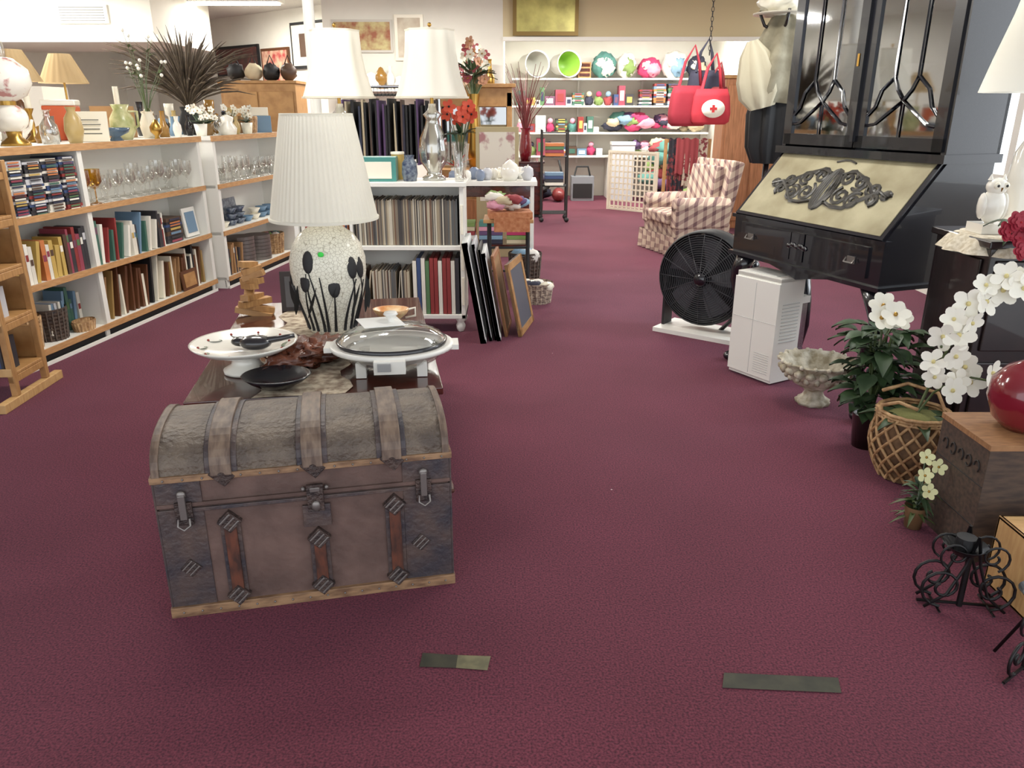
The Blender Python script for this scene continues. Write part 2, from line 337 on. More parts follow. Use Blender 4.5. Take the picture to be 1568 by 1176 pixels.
b.add(vs,fs,lace,True); b.done()
gleaf=M('painted_leaf',(84,96,60),.4)
b=B('pedestal_bowl',(-1.08,2.98,.503))
b.lathe((0,0,0),[(.001,0),(.09,0),(.092,.012),(.06,.03),(.05,.06),(.06,.072),(.12,.08),(.17,.096),(.205,.118),(.21,.126),(.2,.124),(.16,.103),(.10,.09),(.001,.086)],porc,40)
for i in range(10):
    a=i*.63; b.leaf((.15*math.cos(a),.15*math.sin(a),.104),(math.cos(a+1.2),math.sin(a+1.2),.1),.07,.032,gleaf,0)
    b.sph((.175*math.cos(a+.3),.175*math.sin(a+.3),.112),.006,M('painted_berry',(150,60,50)),n=6)
b.done()
b=B('ladle',(-1.03,2.97,.596))
b.sph((0,0,.03),(.065,.05,.03),black,n=16); b.tube([(.03,0,.035),(.10,.01,.045),(.15,.03,.05)],[.016,.012,.009],black); b.sph((-.07,.03,.025),(.04,.03,.02),black); b.done()
b=B('black_bowl',(-.90,2.78,.505)); b.lathe((0,0,0),[(.001,0),(.05,0),(.09,.025),(.115,.05),(.11,.052),(.08,.03),(.001,.012)],black,28,sx=1.15); b.done()
lea=M('carved_leather',(128,68,42),.35,col2=(70,34,24),ns=10,bump=1,bs=24,coat=.3)
b=B('carved_wooden_dish',(-.85,3.1,.503),.9)
for k in range(9):
    a=k*.7; b.leaf((0.0,0,.03),(math.cos(a),math.sin(a)*.6,.35),.18,.13,lea,.2)
b.sph((0,0,.045),(.18,.11,.05),lea,n=32,amp=.7,fr=5,sd=2); b.sph((-.12,-.03,.04),(.12,.07,.045),lea,n=24,amp=.7,fr=5,sd=5); b.sph((.11,.03,.035),(.10,.07,.04),lea,n=24,amp=.7,fr=5,sd=8)
b.done()
b=B('electric_skillet',(-.49,3.02,.503),.1)
for i in range(4):
    a=pi/4+i*pi/2; b.box((.17*math.cos(a),.15*math.sin(a),.03),(.04,.04,.06),plastw)
b.lathe((0,0,0),[(.001,.02),(.15,.022),(.19,.05),(.20,.085)],glass,40,sy=.88)
b.lathe((0,0,0),[(.001,.04),(.14,.042),(.19,.06),(.205,.085),(.248,.09),(.252,.1),(.248,.108),(.215,.105),(.19,.09)],plastw,44,sy=.86)
b.lathe((0,0,0),[(.222,.108),(.225,.122),(.215,.124)],black,40,sy=.86)
b.lathe((0,0,0),[(.219,.118),(.20,.145),(.14,.172),(.07,.185),(.001,.188)],glass,40,sy=.86)
b.lathe((0,0,.186),[(.001,0),(.022,0),(.014,.02),(.02,.034),(.03,.04),(.025,.05),(.001,.052)],plastw,16)
b.box((0,-.226,.075),(.12,.03,.05),plastw); b.box((-.02,-.243,.08),(.05,.02,.03),M('grey_dial',(150,150,150)))
b.box((-.245,0,.095),(.05,.1,.02),plastw); b.box((.245,0,.095),(.05,.1,.02),plastw)
b.box((-.04,-.02,.200),(.17,.11,.003),M('paper',(240,240,235),.8),(.1,.05,.4))
b.done()
mos=MOSAIC('lamp_mosaic',(236,232,214),(164,154,130),60,.06)
b=B('mosaic_table_lamp',(-.87,3.62,.5))
base=[(.001,0),(.105,0),(.11,.012),(.112,.03),(.12,.06),(.142,.13),(.164,.21),(.176,.29),(.176,.35),(.160,.41),(.128,.46),(.08,.495),(.05,.51),(.03,.52)]
b.lathe((0,0,0),base,mos,48)
def rad(z):
    for (r0,z0),(r1,z1) in zip(base[1:],base[2:]):
        if z0<=z<=z1 and z1>z0: return r0+(r1-r0)*(z-z0)/(z1-z0)
    return .1
for i in range(22):
    a0=2*pi*i/22+R(-.1,.1); da=R(-.5,.5); zt=R(.18,.30)
    pts=[]
    for k in range(10):
        t=k/9; z=.02+zt*t; a=a0+da*t*t; r=rad(z)+.001; pts.append((r*math.cos(a),r*math.sin(a),z))
    b.tube(pts,[.008-.005*k/9 for k in range(10)],mblack,5)
    a=a0+da; z=.02+zt+.04; r=rad(z)-.002
    if i%2==0: b.sph((r*math.cos(a),r*math.sin(a),z),(.007,.028,.052),mblack,(0,-.1,a),n=12)
    else: b.leaf((r*1.02*math.cos(a0),r*1.02*math.sin(a0),.1),(-math.sin(a0)*.4,math.cos(a0)*.4,1),.16,.026,mblack,0)
b.sph((.176*math.cos(-1.5),.176*math.sin(-1.5),.395),(.006,.014,.012),M('green_sticker',(60,220,80)),(0,0,-1.5),n=8)
b.cyl((0,0,.52),.012,.06,brass); b.lathe((0,0,0),[(.245,.53),(.24,.54),(.158,.985),(.155,.99)],shade,240,rip=(.018,60))
b.lathe((0,0,0),[(.249,.53),(.251,.542),(.243,.545)],shade,48); b.lathe((0,0,0),[(.159,.98),(.161,.992),(.153,.993)],shade,48)
for k in range(3):
    a=k*2*pi/3; b.tube([(0,0,.975),(.152*math.cos(a),.152*math.sin(a),.98)],.003,brass)
b.cyl((0,0,.56),.006,.43,brass)
b.done()
b=B('wooden_sculpture',(-1.34,3.9,.5))
for i in range(10): b.box((.015*math.sin(i*1.1),0,.014+i*.028),(.17*(1-.065*i)+.02,.045,.03),oak,(0,R(-.3,.3),i*.45))
b.done()
b=B('picture_frame',(-1.12,4.0,.5),.15); b.box((0,0,.105),(.2,.015,.21),M('dark_frame',(52,42,40)),(-.15,0,0)); b.box((0,-.012,.105),(.15,.004,.16),M('grey_print',(86,84,86)),(-.15,0,0)); b.done()
b=B('gravy_boat',(-.60,3.72,.504)); b.lathe((0,0,0),[(.001,0),(.035,0),(.03,.02),(.06,.05),(.07,.075),(.064,.075),(.001,.03)],M('orange_ceramic',(190,120,60),.3,col2=(226,200,150),ns=14),20,sx=1.3); b.tube([(.08,0,.07),(.12,0,.08),(.12,0,.04),(.07,0,.03)],.006,cream); b.done()
b=B('coffee_mug',(-.60,3.44,.504)); b.lathe((0,0,0),[(.001,0),(.03,0),(.034,.08),(.030,.08),(.026,.01)],PAL[8],20); b.tube([(.034,0,.065),(.055,0,.06),(.055,0,.03),(.033,0,.02)],.005,PAL[8]); b.done()
# ---------------------------------------------------------------- white record shelf
b=B('white_bookcase',(-1.5,5.35,0),0,bev=.003)
SW=1.17; SD=.36
for x in (0,SW-.03,): b.bx(x,x+.03,0,SD,.1,1.02,white)
b.bx(.38,.40,.01,SD,.1,1.02,white)
for z in (.1,.59): b.bx(0,SW,0,SD,z,z+.03,white)
b.bx(-.02,SW+.02,-.02,SD+.02,1.02,1.05,white); b.bx(0,SW,SD-.01,SD,.1,1.02,white)
for x in (.04,SW-.04):
    for y in (.04,SD-.04): b.lathe((x,y,0),[(.001,0),(.02,0),(.03,.02),(.034,.045),(.024,.07),(.034,.085),(.034,.1)],white,16)
for z in (.3,.55,.8): b.box((SW-.014,-.004,z),(.018,.008,.2),cream)
b.done()
b=B('record_collection',(-1.5,5.35,0))
books(b,.42,1.13,.03,.622,(.30,.315),(.004,.012),.3,REC,0,False); books(b,.42,.78,.03,.132,(.30,.315),(.004,.01),.3,REC,.12,False)
for i,c in enumerate([2,1,2,12,0,0,2,0,0,2,3]): b.bx(.80+i*.03,.826+i*.03,.02,.3,.132,.132+(.40 if i%3 else .38),PAL[c])
b.done()
b=B('hardcover_books',(-1.5,5.35,0)); books(b,.04,.37,.03,.622,(.2,.28),(.018,.035),.2,PAL,0); books(b,.04,.37,.03,.132,(.2,.28),(.018,.035),.2,PAL,0); b.done()
def crystal_lamp(x,y,z,n='crystal_table_lamp'):
    b=B(n,(x,y,z))
    b.lathe((0,0,0),[(.001,0),(.075,0),(.078,.02),(.05,.035),(.045,.06),(.085,.12),(.095,.2),(.085,.28),(.05,.36),(.04,.4),(.06,.43),(.03,.46),(.02,.5)],cutg,20,rip=(.06,10))
    b.lathe((0,0,0),[(.03,.0),(.025,.5)],cream,8)
    b.cyl((0,0,.5),.012,.1,brass); b.lathe((0,0,0),[(.235,.535),(.215,.59),(.185,.69),(.163,.82),(.155,.95)],shade,64,rip=(.045,8))
    b.lathe((0,0,0),[(.239,.533),(.241,.545)],cream,64,rip=(.045,8)); b.lathe((0,0,0),[(.157,.945),(.159,.955)],cream,64,rip=(.045,8)); b.cyl((0,0,.6),.005,.38,brass); b.sph((0,0,.985),.014,brass,n=8)
    for k in range(3): a=k*2.09; b.tube([(0,0,.93),(.15*math.cos(a),.15*math.sin(a),.94)],.003,brass)
    b.done()
crystal_lamp(-.54,5.52,1.05); crystal_lamp(-1.17,5.55,1.05)
b=B('storage_tin',(-.93,5.47,1.05),.05,bev=.004); b.bx(-.12,.14,-.08,.08,0,.16,M('teal_tin',(60,130,122),.35)); b.bx(-.09,.11,-.084,-.08,.02,.13,cream); b.done()
b=B('blue_vase',(-.70,5.45,1.05)); b.lathe((0,0,0),[(.001,0),(.045,0),(.055,.05),(.05,.12),(.03,.15),(.035,.17)],blw,20); b.done()
b=B('glass_vase_with_flowers',(-.36,5.60,1.05))
b.lathe((0,0,0),[(.001,0),(.04,0),(.03,.04),(.05,.16),(.06,.24)],glass,16,rip=(.05,8))
for i in range(11):
    a=R(0,6.28); r=R(.03,.11); z=R(.38,.5); q=(r*math.cos(a),r*math.sin(a)*.6,z); b.tube([(0,0,.05),(q[0]*.3,q[1]*.3,.25),q],.003,leafd,4); b.flower(q,.05,M('poppy_petal',(208,76,50),.6),(R(-.5,.5),-1,R(.1,.8)),5,mblack)
    b.leaf((q[0]*.4,q[1]*.4,.3),(R(-1,1),R(-1,1),.3),.13,.04,leafm)
b.done()
b=B('glass_pitcher',(-.36,5.42,1.05)); b.lathe((0,0,0),[(.001,0),(.03,0),(.035,.1),(.02,.18),(.026,.2)],glass,14); b.done()
b=B('yellow_canister',(-.80,5.60,1.05)); b.cyl((0,0,0),.045,.17,PAL[4],16); b.cyl((0,0,.17),.048,.015,cream,16); b.done()
def lean(name,x,y,w,h,a,rz,mf,mi,t=.02,fw=.03):
    b=B(name,(x,y,0),rz)
    X=Matrix.Rotation(a,4,'X')
    def bx(x0,x1,y0,y1,z0,z1,m):
        vs=[(i,j,k) for k in (z0,z1) for j in (y0,y1) for i in (x0,x1)]
        b.add(vs,[(0,1,3,2),(4,5,7,6),(0,1,5,4),(2,3,7,6),(0,2,6,4),(1,3,7,5)],m,False,X)
    bx(0,w,.004,t,0.006,h,mi)
    for q in ((0,w,0.004,fw),(0,w,h-fw,h),(0,fw,0.004,h),(w-fw,w,0.004,h)): bx(q[0],q[1],0,t,q[2],q[3],mf)
    b.done()
cvs=M('canvas_white',(228,230,228),.8)
for (x,y,w,h,mf,mi,t) in ((-.175,5.06,.45,.70,cvs,cvs,.04),(-.135,5.12,.42,.68,PAL[9],PAL[9],.02),(-.105,5.14,.42,.64,mblack,PAL[2],.014),(-.075,5.12,.42,.62,cvs,PAL[9],.026)):
    lean('leaning_canvas',x,y,w,h,-.17,math.radians(90),mf,mi,t)
lean('framed_cork_board',-.03,5.22,.42,.58,-.17,math.radians(86),oakv,M('cork',(160,120,80),.8),.02,.03)
lean('framed_cork_board',.07,5.22,.48,.52,-.20,math.radians(78),oak,M('slate_board',(80,88,100),.5),.025,.05)
b=B('support_pole',(-1.45,6.05,0)); b.cyl((0,0,0),.04,2.9,white,16); b.cyl((0,0,0),.07,.02,white,16); b.done()
# ---------------------------------------------------------------- left shelving (gondola)
lw=math.atan2(.99,.134)
edge=M('shelf_edge_oak',(198,150,100),.5,col2=(176,128,80),ns=5,stretch=(3,3,20))
def gondola(name,org,L,divs):
    b=B(name,org,lw)
    for x in divs: b.bx(x-.02,x+.02,.02,.9,0,1.27,white); b.bx(x-.022,x+.022,0,.02,.08,1.27,white)
    for z in (.1,.5,.9):
        b.bx(0,L,.0,.33,z-.025,z,white); b.bx(0,L,-.012,.0,z-.03,z+.008,edge)
    b.bx(-.01,L+.01,.0,.9,1.27,1.3,white); b.bx(-.02,L+.02,-.014,.0,1.262,1.306,edge)
    b.bx(0,L,.33,.345,0,1.27,white); b.bx(0,L,.885,.9,0,1.27,white)
    b.bx(0,L,.03,.04,0.01,.075,mblack); b.bx(0,L,-.004,.008,0,.022,white)
    b.done()
O1=(-2.93,4.36,0); O2=(-2.53,6.80,0)
gondola('display_shelving',O1,2.38,(.02,.86,2.36)); gondola('display_shelving',O2,1.6,(.02,1.58))
b=B('dvd_collection',O1,lw)
for i in range(5): stack(b,.12+i*.155,.10,.90+.001,random.randint(18,20),.145,.19,(.014,.02),DVD)
b.done()
b=B('paperback_books',O1,lw); books(b,.06,.60,.03,.501,(.18,.26),(.018,.04),.2,[PAL[i] for i in (4,4,2,7,0,13,13,5,10,6)],.1); books(b,.6,.83,.03,.501,(.22,.30),(.018,.04),.2,[PAL[i] for i in (0,10,3,11,4)],0); b.done()
def basket(b,x,y,z,w,d,h,m):
    for k in range(9):
        t=k/8; s_=.85+.15*t; b.lathe((x,y,z+.008+h*t-.008*t),[(.5*s_,-.008),(.512*s_,0),(.5*s_,.008)],m,24,sx=w,sy=d,sm=True)
    for i in range(20):
        a=i*pi/10; b.tube([(x+.43*w*math.cos(a),y+.43*d*math.sin(a),z),(x+.5*w*math.cos(a),y+.5*d*math.sin(a),z+h)],.006,m,4)
    b.lathe((x,y,z),[(.001,.004),(.42,.004),(.49,h*.95)],m,20,sx=w,sy=d)
b=B('wicker_basket',O1,lw); basket(b,.24,.14,.101,.2,.22,.2,wicker); b.done()
b=B('wicker_basket',O1,lw); basket(b,.47,.14,.101,.23,.22,.2,dwicker)
for i in range(5): b.box((.41+i*.03,.14,.24),(.02,.14,.2),[PAL[2],PAL[8],PAL[9]][i%3],(0,R(-.1,.1),0))
b.done()
b=B('craft_books',O1,lw); books(b,.60,.82,.15,.101,(.2,.30),(.02,.035),.15,[PAL[5],PAL[8],PAL[2],PAL[5]],.3); b.done()
b=B('wicker_basket',O1,lw); basket(b,.70,.072,.101,.18,.12,.06,wicker); b.done()
def goblet(b,x,y,z,m,s_=1):
    b.lathe((x,y,z),[(.001,0),(.034*s_,0),(.03*s_,.004),(.005,.012),(.005,.07*s_),(.02*s_,.08*s_),(.038*s_,.11*s_),(.036*s_,.17*s_)],m,14)
b=B('glassware',O1,lw)
for x in (.95,1.07): goblet(b,x,.08,.901,aglass,1.35)
for i in range(9):
    for j in range(2):
        goblet(b,1.18+i*.13+R(-.02,.02),.07+j*.12,.901,glass,R(.9,1.45))
b.done()
b=B('glassware',O2,lw)
for i in range(12):
    for j in range(2):
        if random.random()<.6: goblet(b,.1+i*.12,.07+j*.12,.901,glass,R(.9,1.3))
        else: b.lathe((.1+i*.12,.07+j*.12,.901),[(.001,0),(.03,0),(.035,.11),(.032,.11),(.028,.01)],glass,14)
b.done()
b=B('binders_and_books',O1,lw); books(b,.9,1.75,.03,.501,(.2,.31),(.012,.03),.22,[PAL[i] for i in (3,3,5,8,2,0,14,13,5)],.55); stack(b,1.93,.15,.501,7,.24,.2,(.02,.035),[PAL[3],PAL[10],PAL[1]]); b.done()
b=B('photo_frame',(O1[0],O1[1],0),lw); b.box((2.21,.08,.625),(.2,.015,.235),white,(-.12,0,.0)); b.box((2.21,.068,.625),(.14,.004,.17),PAL[8],(-.12,0,0)); b.done()
frm=[M('frame_brown',(92,56,34),.4),M('frame_tan',(160,120,80),.5),mblack,M('frame_gold',(150,120,70),.4),cream]
b=B('picture_frames',O1,lw); books(b,.9,2.3,.05,.101,(.24,.36),(.014,.03),.24,frm,.6,False); b.done()
b=B('framed_print',O1,lw)
b.box((1.98,.02,.185),(.22,.012,.16),frm[0],(-.1,0,0)); b.box((1.98,.011,.185),(.17,.004,.11),oak,(-.1,0,0)); b.done()
b=B('dinnerware',O2,lw)
for i in range(9):
    x=.12+i*.16; c=random.choice([porc,PAL[8],cream,blw])
    for k in range(random.randint(1,3)): b.lathe((x,.14,.501+k*.055),[(.001,0),(.03,0),(.035,.01),(.06,.05),(.056,.05),(.03,.015)],c,16)
b.box((.62,.24,.62),(.26,.02,.22),blw,(-.15,0,0)); b.box((.2,.24,.62),(.2,.02,.22),PAL[8],(-.15,0,0))
b.done()
b=B('cake_tins',O2,lw)
for x,n_ in ((.6,8),(.95,7)):
    for k in range(n_): b.cyl((x,.16,.101+k*.035),.13,.032,pewter,24)
books(b,.05,.42,.03,.101,(.2,.3),(.02,.03),.2,[PAL[3],PAL[10],frm[1]],.2)
b.done()
b=B('wicker_basket',O2,lw); basket(b,1.3,.16,.101,.26,.24,.2,wicker)
for i in range(6): b.sph((1.3+R(-.08,.08),.16+R(-.06,.06),.27),(.06,.05,.05),random.choice(FAB),amp=.3)
b.done()
b=B('oak_media_rack',(-3.36,3.86,0),.05,bev=.004)
for x in (0,.66): 
    b.bx(x,x+.035,0,.035,.05,1.26,oak); b.bx(x,x+.035,.30,.335,.05,1.26,oak); b.bx(x-.005,x+.04,-.14,.46,0,.05,pine)
    for z in (.16,.44,.70,.96,1.2): b.bx(x,x+.03,0,.335,z-.04,z+.0,oak)
for z in (.16,.44,.70,.96): b.bx(0,.69,0,.335,z,z+.018,oak); b.bx(0,.69,-.008,.006,z,z+.045,pine); b.bx(0,.69,.32,.335,z,z+.2,oak)
b.bx(0,.69,0,.335,1.24,1.26,pine)
b.done()
b=B('cd_collection',(-3.36,3.86,0),.05)
for z in (.178,.458,.718,.978):
    books(b,.04,.655,.012,z,(.14,.19),(.010,.016),.15,[PAL[i] for i in (9,2,3,1,8,13,5,0)],0,False)
b.done()
# ---------------------------------------------------------------- items on the gondola top
def pt(o,x,y):
    c,s_=math.cos(lw),math.sin(lw); return (o[0]+c*x-s_*y,o[1]+s_*x+c*y)
used=[]
def item(name,prof,m,x,y,o=O1,n=20,rip=None,extra=None,z=1.3005,sx=1,rr=.1):
    p=pt(o,x,y); used.append((p[0],p[1],rr)); b=B(name,(p[0],p[1],z)); b.lathe((0,0,0),prof,m,n,rip=rip,sx=sx)
    if extra: extra(b)
    b.done()
floralp=M('floral_porcelain',(240,234,222),.2,col2=(190,130,124),ns=11,lo=.56,hi=.63)
def hur(b):
    b.sph((0,0,.16),(.095,.095,.085),floralp,n=24); b.cyl((0,0,.235),.045,.03,brass); b.lathe((0,0,.26),[(.05,0),(.11,.03),(.15,.10),(.14,.18),(.07,.24),(.05,.245)],floralp,28); b.lathe((0,0,.50),[(.035,0),(.04,.04),(.03,.1),(.035,.16)],glass,16)
item('hurricane_lamp',[(.001,0),(.085,0),(.08,.02),(.04,.05),(.045,.09)],brass,.60,.22,extra=hur,rr=.17)
def tlamp(b,s_=1.0):
    b.cyl((0,0,.28),.008,.14,brass); b.lathe((0,0,0),[(.17,.40),(.075,.60),(.073,.605)],shadeb,80,rip=(.02,20))
for x,y in ((1.35,.74),(1.80,.70),(.90,.74)):
    item('table_lamp',[(.001,0),(.08,0),(.07,.03),(.03,.06),(.06,.14),(.05,.22),(.015,.28)],M('lamp_brown',(90,60,40),.3) if x!=1.80 else cream,x,y,extra=tlamp,rr=.18)
# floral teapot
def teap(b):
    b.tube([(.08,0,.06),(.13,0,.10),(.15,0,.15)],[.018,.012,.008],floralp); b.tube([(-.08,0,.13),(-.14,0,.13),(-.14,0,.06),(-.08,0,.05)],.009,floralp); b.sph((0,0,.185),.014,brass,n=8)
TP=[(.001,0),(.05,0),(.09,.05),(.088,.10),(.05,.145),(.045,.15),(.02,.17),(.001,.175)]
item('floral_teapot',TP,floralp,.82,.42,extra=teap,rr=.14)
item('floral_teapot',TP,floralp,1.46,.34,extra=teap,rr=.14)
item('glass_decanter',[(.001,0),(.05,0),(.055,.08),(.05,.12),(.02,.16),(.02,.2),(.03,.21)],cutg,.86,.18,rip=(.05,8),rr=.07)
item('flower_vase',[(.001,0),(.04,0),(.06,.08),(.05,.16),(.025,.2),(.035,.23)],tang,1.02,.12,rr=.07)
def pitch(b): b.tube([(.06,0,.2),(.12,0,.2),(.12,0,.1),(.065,0,.07)],.01,M('green_glaze',(150,156,96),.25))
item('ceramic_pitcher',[(.001,0),(.055,0),(.09,.07),(.085,.15),(.05,.21),(.065,.25),(.06,.25),(.04,.2)],M('green_glaze',(150,156,96),.25,col2=(206,200,150),ns=12),1.68,.2,extra=pitch,rr=.14)
def candle(b): b.cyl((0,0,.22),.02,.16,cream)
CS=[(.001,0),(.05,0),(.045,.02),(.015,.05),(.02,.12),(.012,.18),(.03,.22)]
item('candlestick',CS,brass,1.12,.5,extra=candle,rr=.06)
item('candlestick',CS,brass,1.90,.36,extra=candle,rr=.06)
p=pt(O1,1.26,.18); used.append((p[0],p[1],.16)); b=B('tabletop_sign',(p[0],p[1],1.3005),.2,bev=.003); b.box((0,0,.10),(.25,.02,.20),cream,(-.12,0,0))
for k in range(4): b.box((0,-.018,.055+k*.03),(.17-.02*(k%2),.003,.006),M('sign_ink',(90,90,85)),(-.12,0,0))
b.done()
item('glass_dish',[(.001,0),(.05,0),(.03,.03),(.09,.06),(.1,.09),(.095,.09),(.02,.045)],M('blue_glass',(70,90,110),.15),1.46,.12,rr=.11)
p=pt(O1,1.55,.58); used.append((p[0],p[1],.18)); b=B('orange_cooler',(p[0],p[1],1.3005),.3,bev=.01); b.bx(-.11,.11,-.09,.09,0,.24,M('orange_plastic',(206,92,54),.4)); b.bx(-.115,.115,-.095,.095,.24,.28,plastw); b.done()
p=pt(O1,2.15,.58); used.append((p[0],p[1],.2)); b=B('cardboard_box',(p[0],p[1],1.3005),.2); b.bx(-.14,.14,-.1,.1,0,.24,M('cardboard',(180,140,95),.8)); b.done()
def twig(b):
    for i in range(14):
        a=R(0,6.28); r=R(.05,.22); z=R(.45,.8); b.tube([(0,0,.15),(r*.3*math.cos(a),r*.3*math.sin(a),z*.6),(r*math.cos(a),r*math.sin(a),z)],[.004,.003,.002],leafd,4)
        for k in range(3): b.leaf((r*.7*math.cos(a),r*.7*math.sin(a),z*.85),(R(-1,1),R(-1,1),.5),.06,.025,leafd)
        b.sph((r*math.cos(a),r*math.sin(a),z),.014,petal,n=6)
item('dried_flower_arrangement',[(.001,0),(.05,0),(.07,.1),(.04,.18),(.05,.2)],cream,2.05,.22,extra=twig,rr=.12)
def pamp(b):
    for i in range(190):
        a=R(0,6.28); l=R(.35,.78); sp=R(.1,.66); pts=[]
        for k in range(6):
            t=k/5; pts.append((sp*t**1.4*math.cos(a),sp*t**1.4*math.sin(a),.2+l*t-.35*sp*t**3))
        b.tube(pts,[.004,.004,.007,.009,.007,.001],dry,4)
item('dried_grass_arrangement',[(.001,0),(.07,0),(.1,.1),(.07,.2),(.08,.24)],mblack,.5,.45,o=O2,extra=pamp,rr=.14)
for i,(x,y) in enumerate([(.12,.15),(.32,.2),(.75,.2),(.92,.12)]):
    def fl(b):
        for k in range(8):
            a=R(0,6.28); q=(R(.02,.09)*math.cos(a),R(.02,.09)*math.sin(a),R(.14,.24)); b.tube([(0,0,.08),q],.003,leafm,4); b.flower(q,.03,[petal,cream][k%2],(R(-.5,1),-1,.5)); b.leaf((0,0,.1),(math.cos(a),math.sin(a),.6),.12,.04,leafm)
    item('potted_flowers',[(.001,0),(.04,0),(.055,.1),(.05,.1)],[PAL[13],M('amber_glaze2',(120,90,50)),PAL[8],cream][i],x,y,o=O2,extra=fl)
p=pt(O2,1.15,.25); used.append((p[0],p[1],.14)); b=B('wicker_basket',(p[0],p[1],1.3005)); basket(b,0,0,0,.24,.22,.15,wicker); b.done()
p=pt(O2,1.42,.22); used.append((p[0],p[1],.14)); b=B('tissue_box',(p[0],p[1],1.3005),.3,bev=.004); b.bx(-.11,.11,-.08,.08,0,.16,PAL[8]); b.bx(-.09,.09,-.07,.07,.16,.24,cream); b.done()
PR=[[(.001,0),(.035,0),(.055,.09),(.05,.15),(.02,.2),(.03,.26)],[(.001,0),(.03,0),(.02,.03),(.06,.07),(.065,.12),(.03,.17),(.02,.19),(.001,.2)],[(.001,0),(.05,0),(.05,.10),(.03,.14),(.02,.24),(.026,.26)],[(.001,0),(.04,0),(.015,.03),(.015,.16),(.04,.18),(.045,.28),(.04,.28)],[(.001,0),(.06,0),(.07,.05),(.04,.09),(.05,.13),(.001,.15)]]
cnt=0
for tr in range(1600):
    if cnt>=64: break
    o=O1 if random.random()<.65 else O2
    x=R(.1,2.3 if o is O1 else 1.5); y=R(.07,.83); p=pt(o,x,y); k=R(.6,1.2); rad_=.072*k
    if any(math.hypot(p[0]-a,p[1]-c)<rad_+e for a,c,e in used): continue
    item(random.choice(['ceramic_vase','porcelain_jar','glass_bottle']),[(r*k,z*k) for r,z in random.choice(PR)],random.choice([porc,brass,tang,cutg,amb,bkg,cream,floralp,blw,cutg,PAL[8],pewter]),x,y,o=o,rr=rad_,n=16); cnt+=1
b=B('oak_cabinet',(-3.1,8.75,0),.0,bev=.005); b.bx(0,.8,0,.45,0,1.78,oak); b.bx(-.02,.82,-.02,.47,1.78,1.81,oak); b.bx(.03,.39,-.015,0,.1,1.7,oak); b.bx(.41,.77,-.015,0,.1,1.7,oak); b.sph((.37,-.03,1.0),.014,brass); b.sph((.43,-.03,1.0),.014,brass); b.done()
b=B('black_handbags',(-3.1,8.75,1.81)); 
for i in range(4): b.sph((.12+i*.19,.2,.09),(.09,.08,.09),[mblack,FAB[6],mblack,PAL[10]][i],amp=.3,sd=i); b.tube([(.07+i*.19,.2,.14),(.12+i*.19,.2,.26),(.17+i*.19,.2,.14)],.008,mblack,5)
b.done()
b=B('folding_table',(-6.0,8.6,0)); b.bx(0,2.6,0,.8,.72,.76,plastw)
for x in (.08,2.5):
    for y in (.08,.7): b.cyl((x,y,0),.02,.72,mblack,8)
b.done()
b=B('stacked_boxes',(-6.0,8.6,.76))
x=0
while x<2.3: w_=R(.2,.4); h_=R(.3,1.0); b.box((x+w_/2,.4,h_/2),(w_*.95,.5,h_),random.choice([PAL[2],PAL[9],cream,PAL[13],M('cardboard',(1,1,1)),PAL[8]])); x+=w_
b.done()
wr=math.atan2(-3.75,4.6)
def wallpic(name,t,z,w,h,mf,mi,inner=None):
    x=-6.4+4.6*t; y=14.9-3.75*t; b=B(name,(x-.004,y-.005,z),wr); b.bx(-w/2,w/2,-.03,0,-h/2,h/2,mf); b.bx(-w/2+.04,w/2-.04,-.036,-.03,-h/2+.04,h/2-.04,mi)
    if inner: b.bx(-w/4,w/4,-.040,-.036,-h/4,h/4,inner)
    b.done()
art1=M('floral_art',(196,184,130),.7,col2=(150,90,66),ns=9); art2=M('pale_art',(214,206,186),.7,col2=(186,170,150),ns=6); art3=M('dark_red_art',(96,50,44),.7,col2=(60,40,36),ns=6)
wallpic('framed_picture',.45,2.25,1.2,.45,mblack,art3); wallpic('framed_picture',.62,2.15,.7,.5,frm[0],M('red_art',(170,60,60),.7,col2=(210,180,150),ns=10))
wallpic('framed_picture',.765,2.40,.85,.62,mblack,cream,PAL[10])
b=B('framed_picture',(-1.98,11.15,2.44)); b.bx(-.4,.4,-.03,0,-.2,.2,M('art_border',(200,196,186))); b.bx(-.37,.37,-.034,-.03,-.17,.17,art1); b.done()
b=B('framed_picture',(-1.36,11.15,2.42)); b.bx(-.19,.19,-.03,0,-.28,.28,cream); b.bx(-.15,.15,-.034,-.03,-.24,.24,art2); b.done()
b=B('floating_shelf',(-2.3,10.82,1.75)); b.bx(0,2.1,0,.32,0,.03,white)
for x in (.2,1.0,1.9): b.prism([(.32,0),(.05,0),(.32,-.2)],x,x+.02,white)
b.done()
b=B('assorted_ornaments',(-2.3,10.98,1.781))
for i in range(17): k=R(.9,1.5); b.lathe((.08+i*.12,R(-.05,.05),0),[(r*k,z*k) for r,z in random.choice(PR)],random.choice([porc,bkg,mblack,tang,brass,redg,cream,amb]),14)
b.done()
b=B('gold_mirror',(.01,11.1,2.44),0); b.bx(0,.86,-.04,0,0,.46,M('gold_frame',(120,96,50),.4,metal=.6)); b.bx(.05,.81,-.045,-.04,.05,.44,M('mirror_gold',(200,192,110),.3,metal=.4,col2=(160,150,84),ns=5)); b.done()
b=B('clothes_rack',(-1.75,8.4,0),0)
for x in (0,1.0): b.cyl((x,0,0),.014,1.75,chrome,10); b.box((x,0,.02),(.03,.5,.03),mblack)
b.tube([(0,0,1.74),(1,0,1.74)],.014,chrome,8)
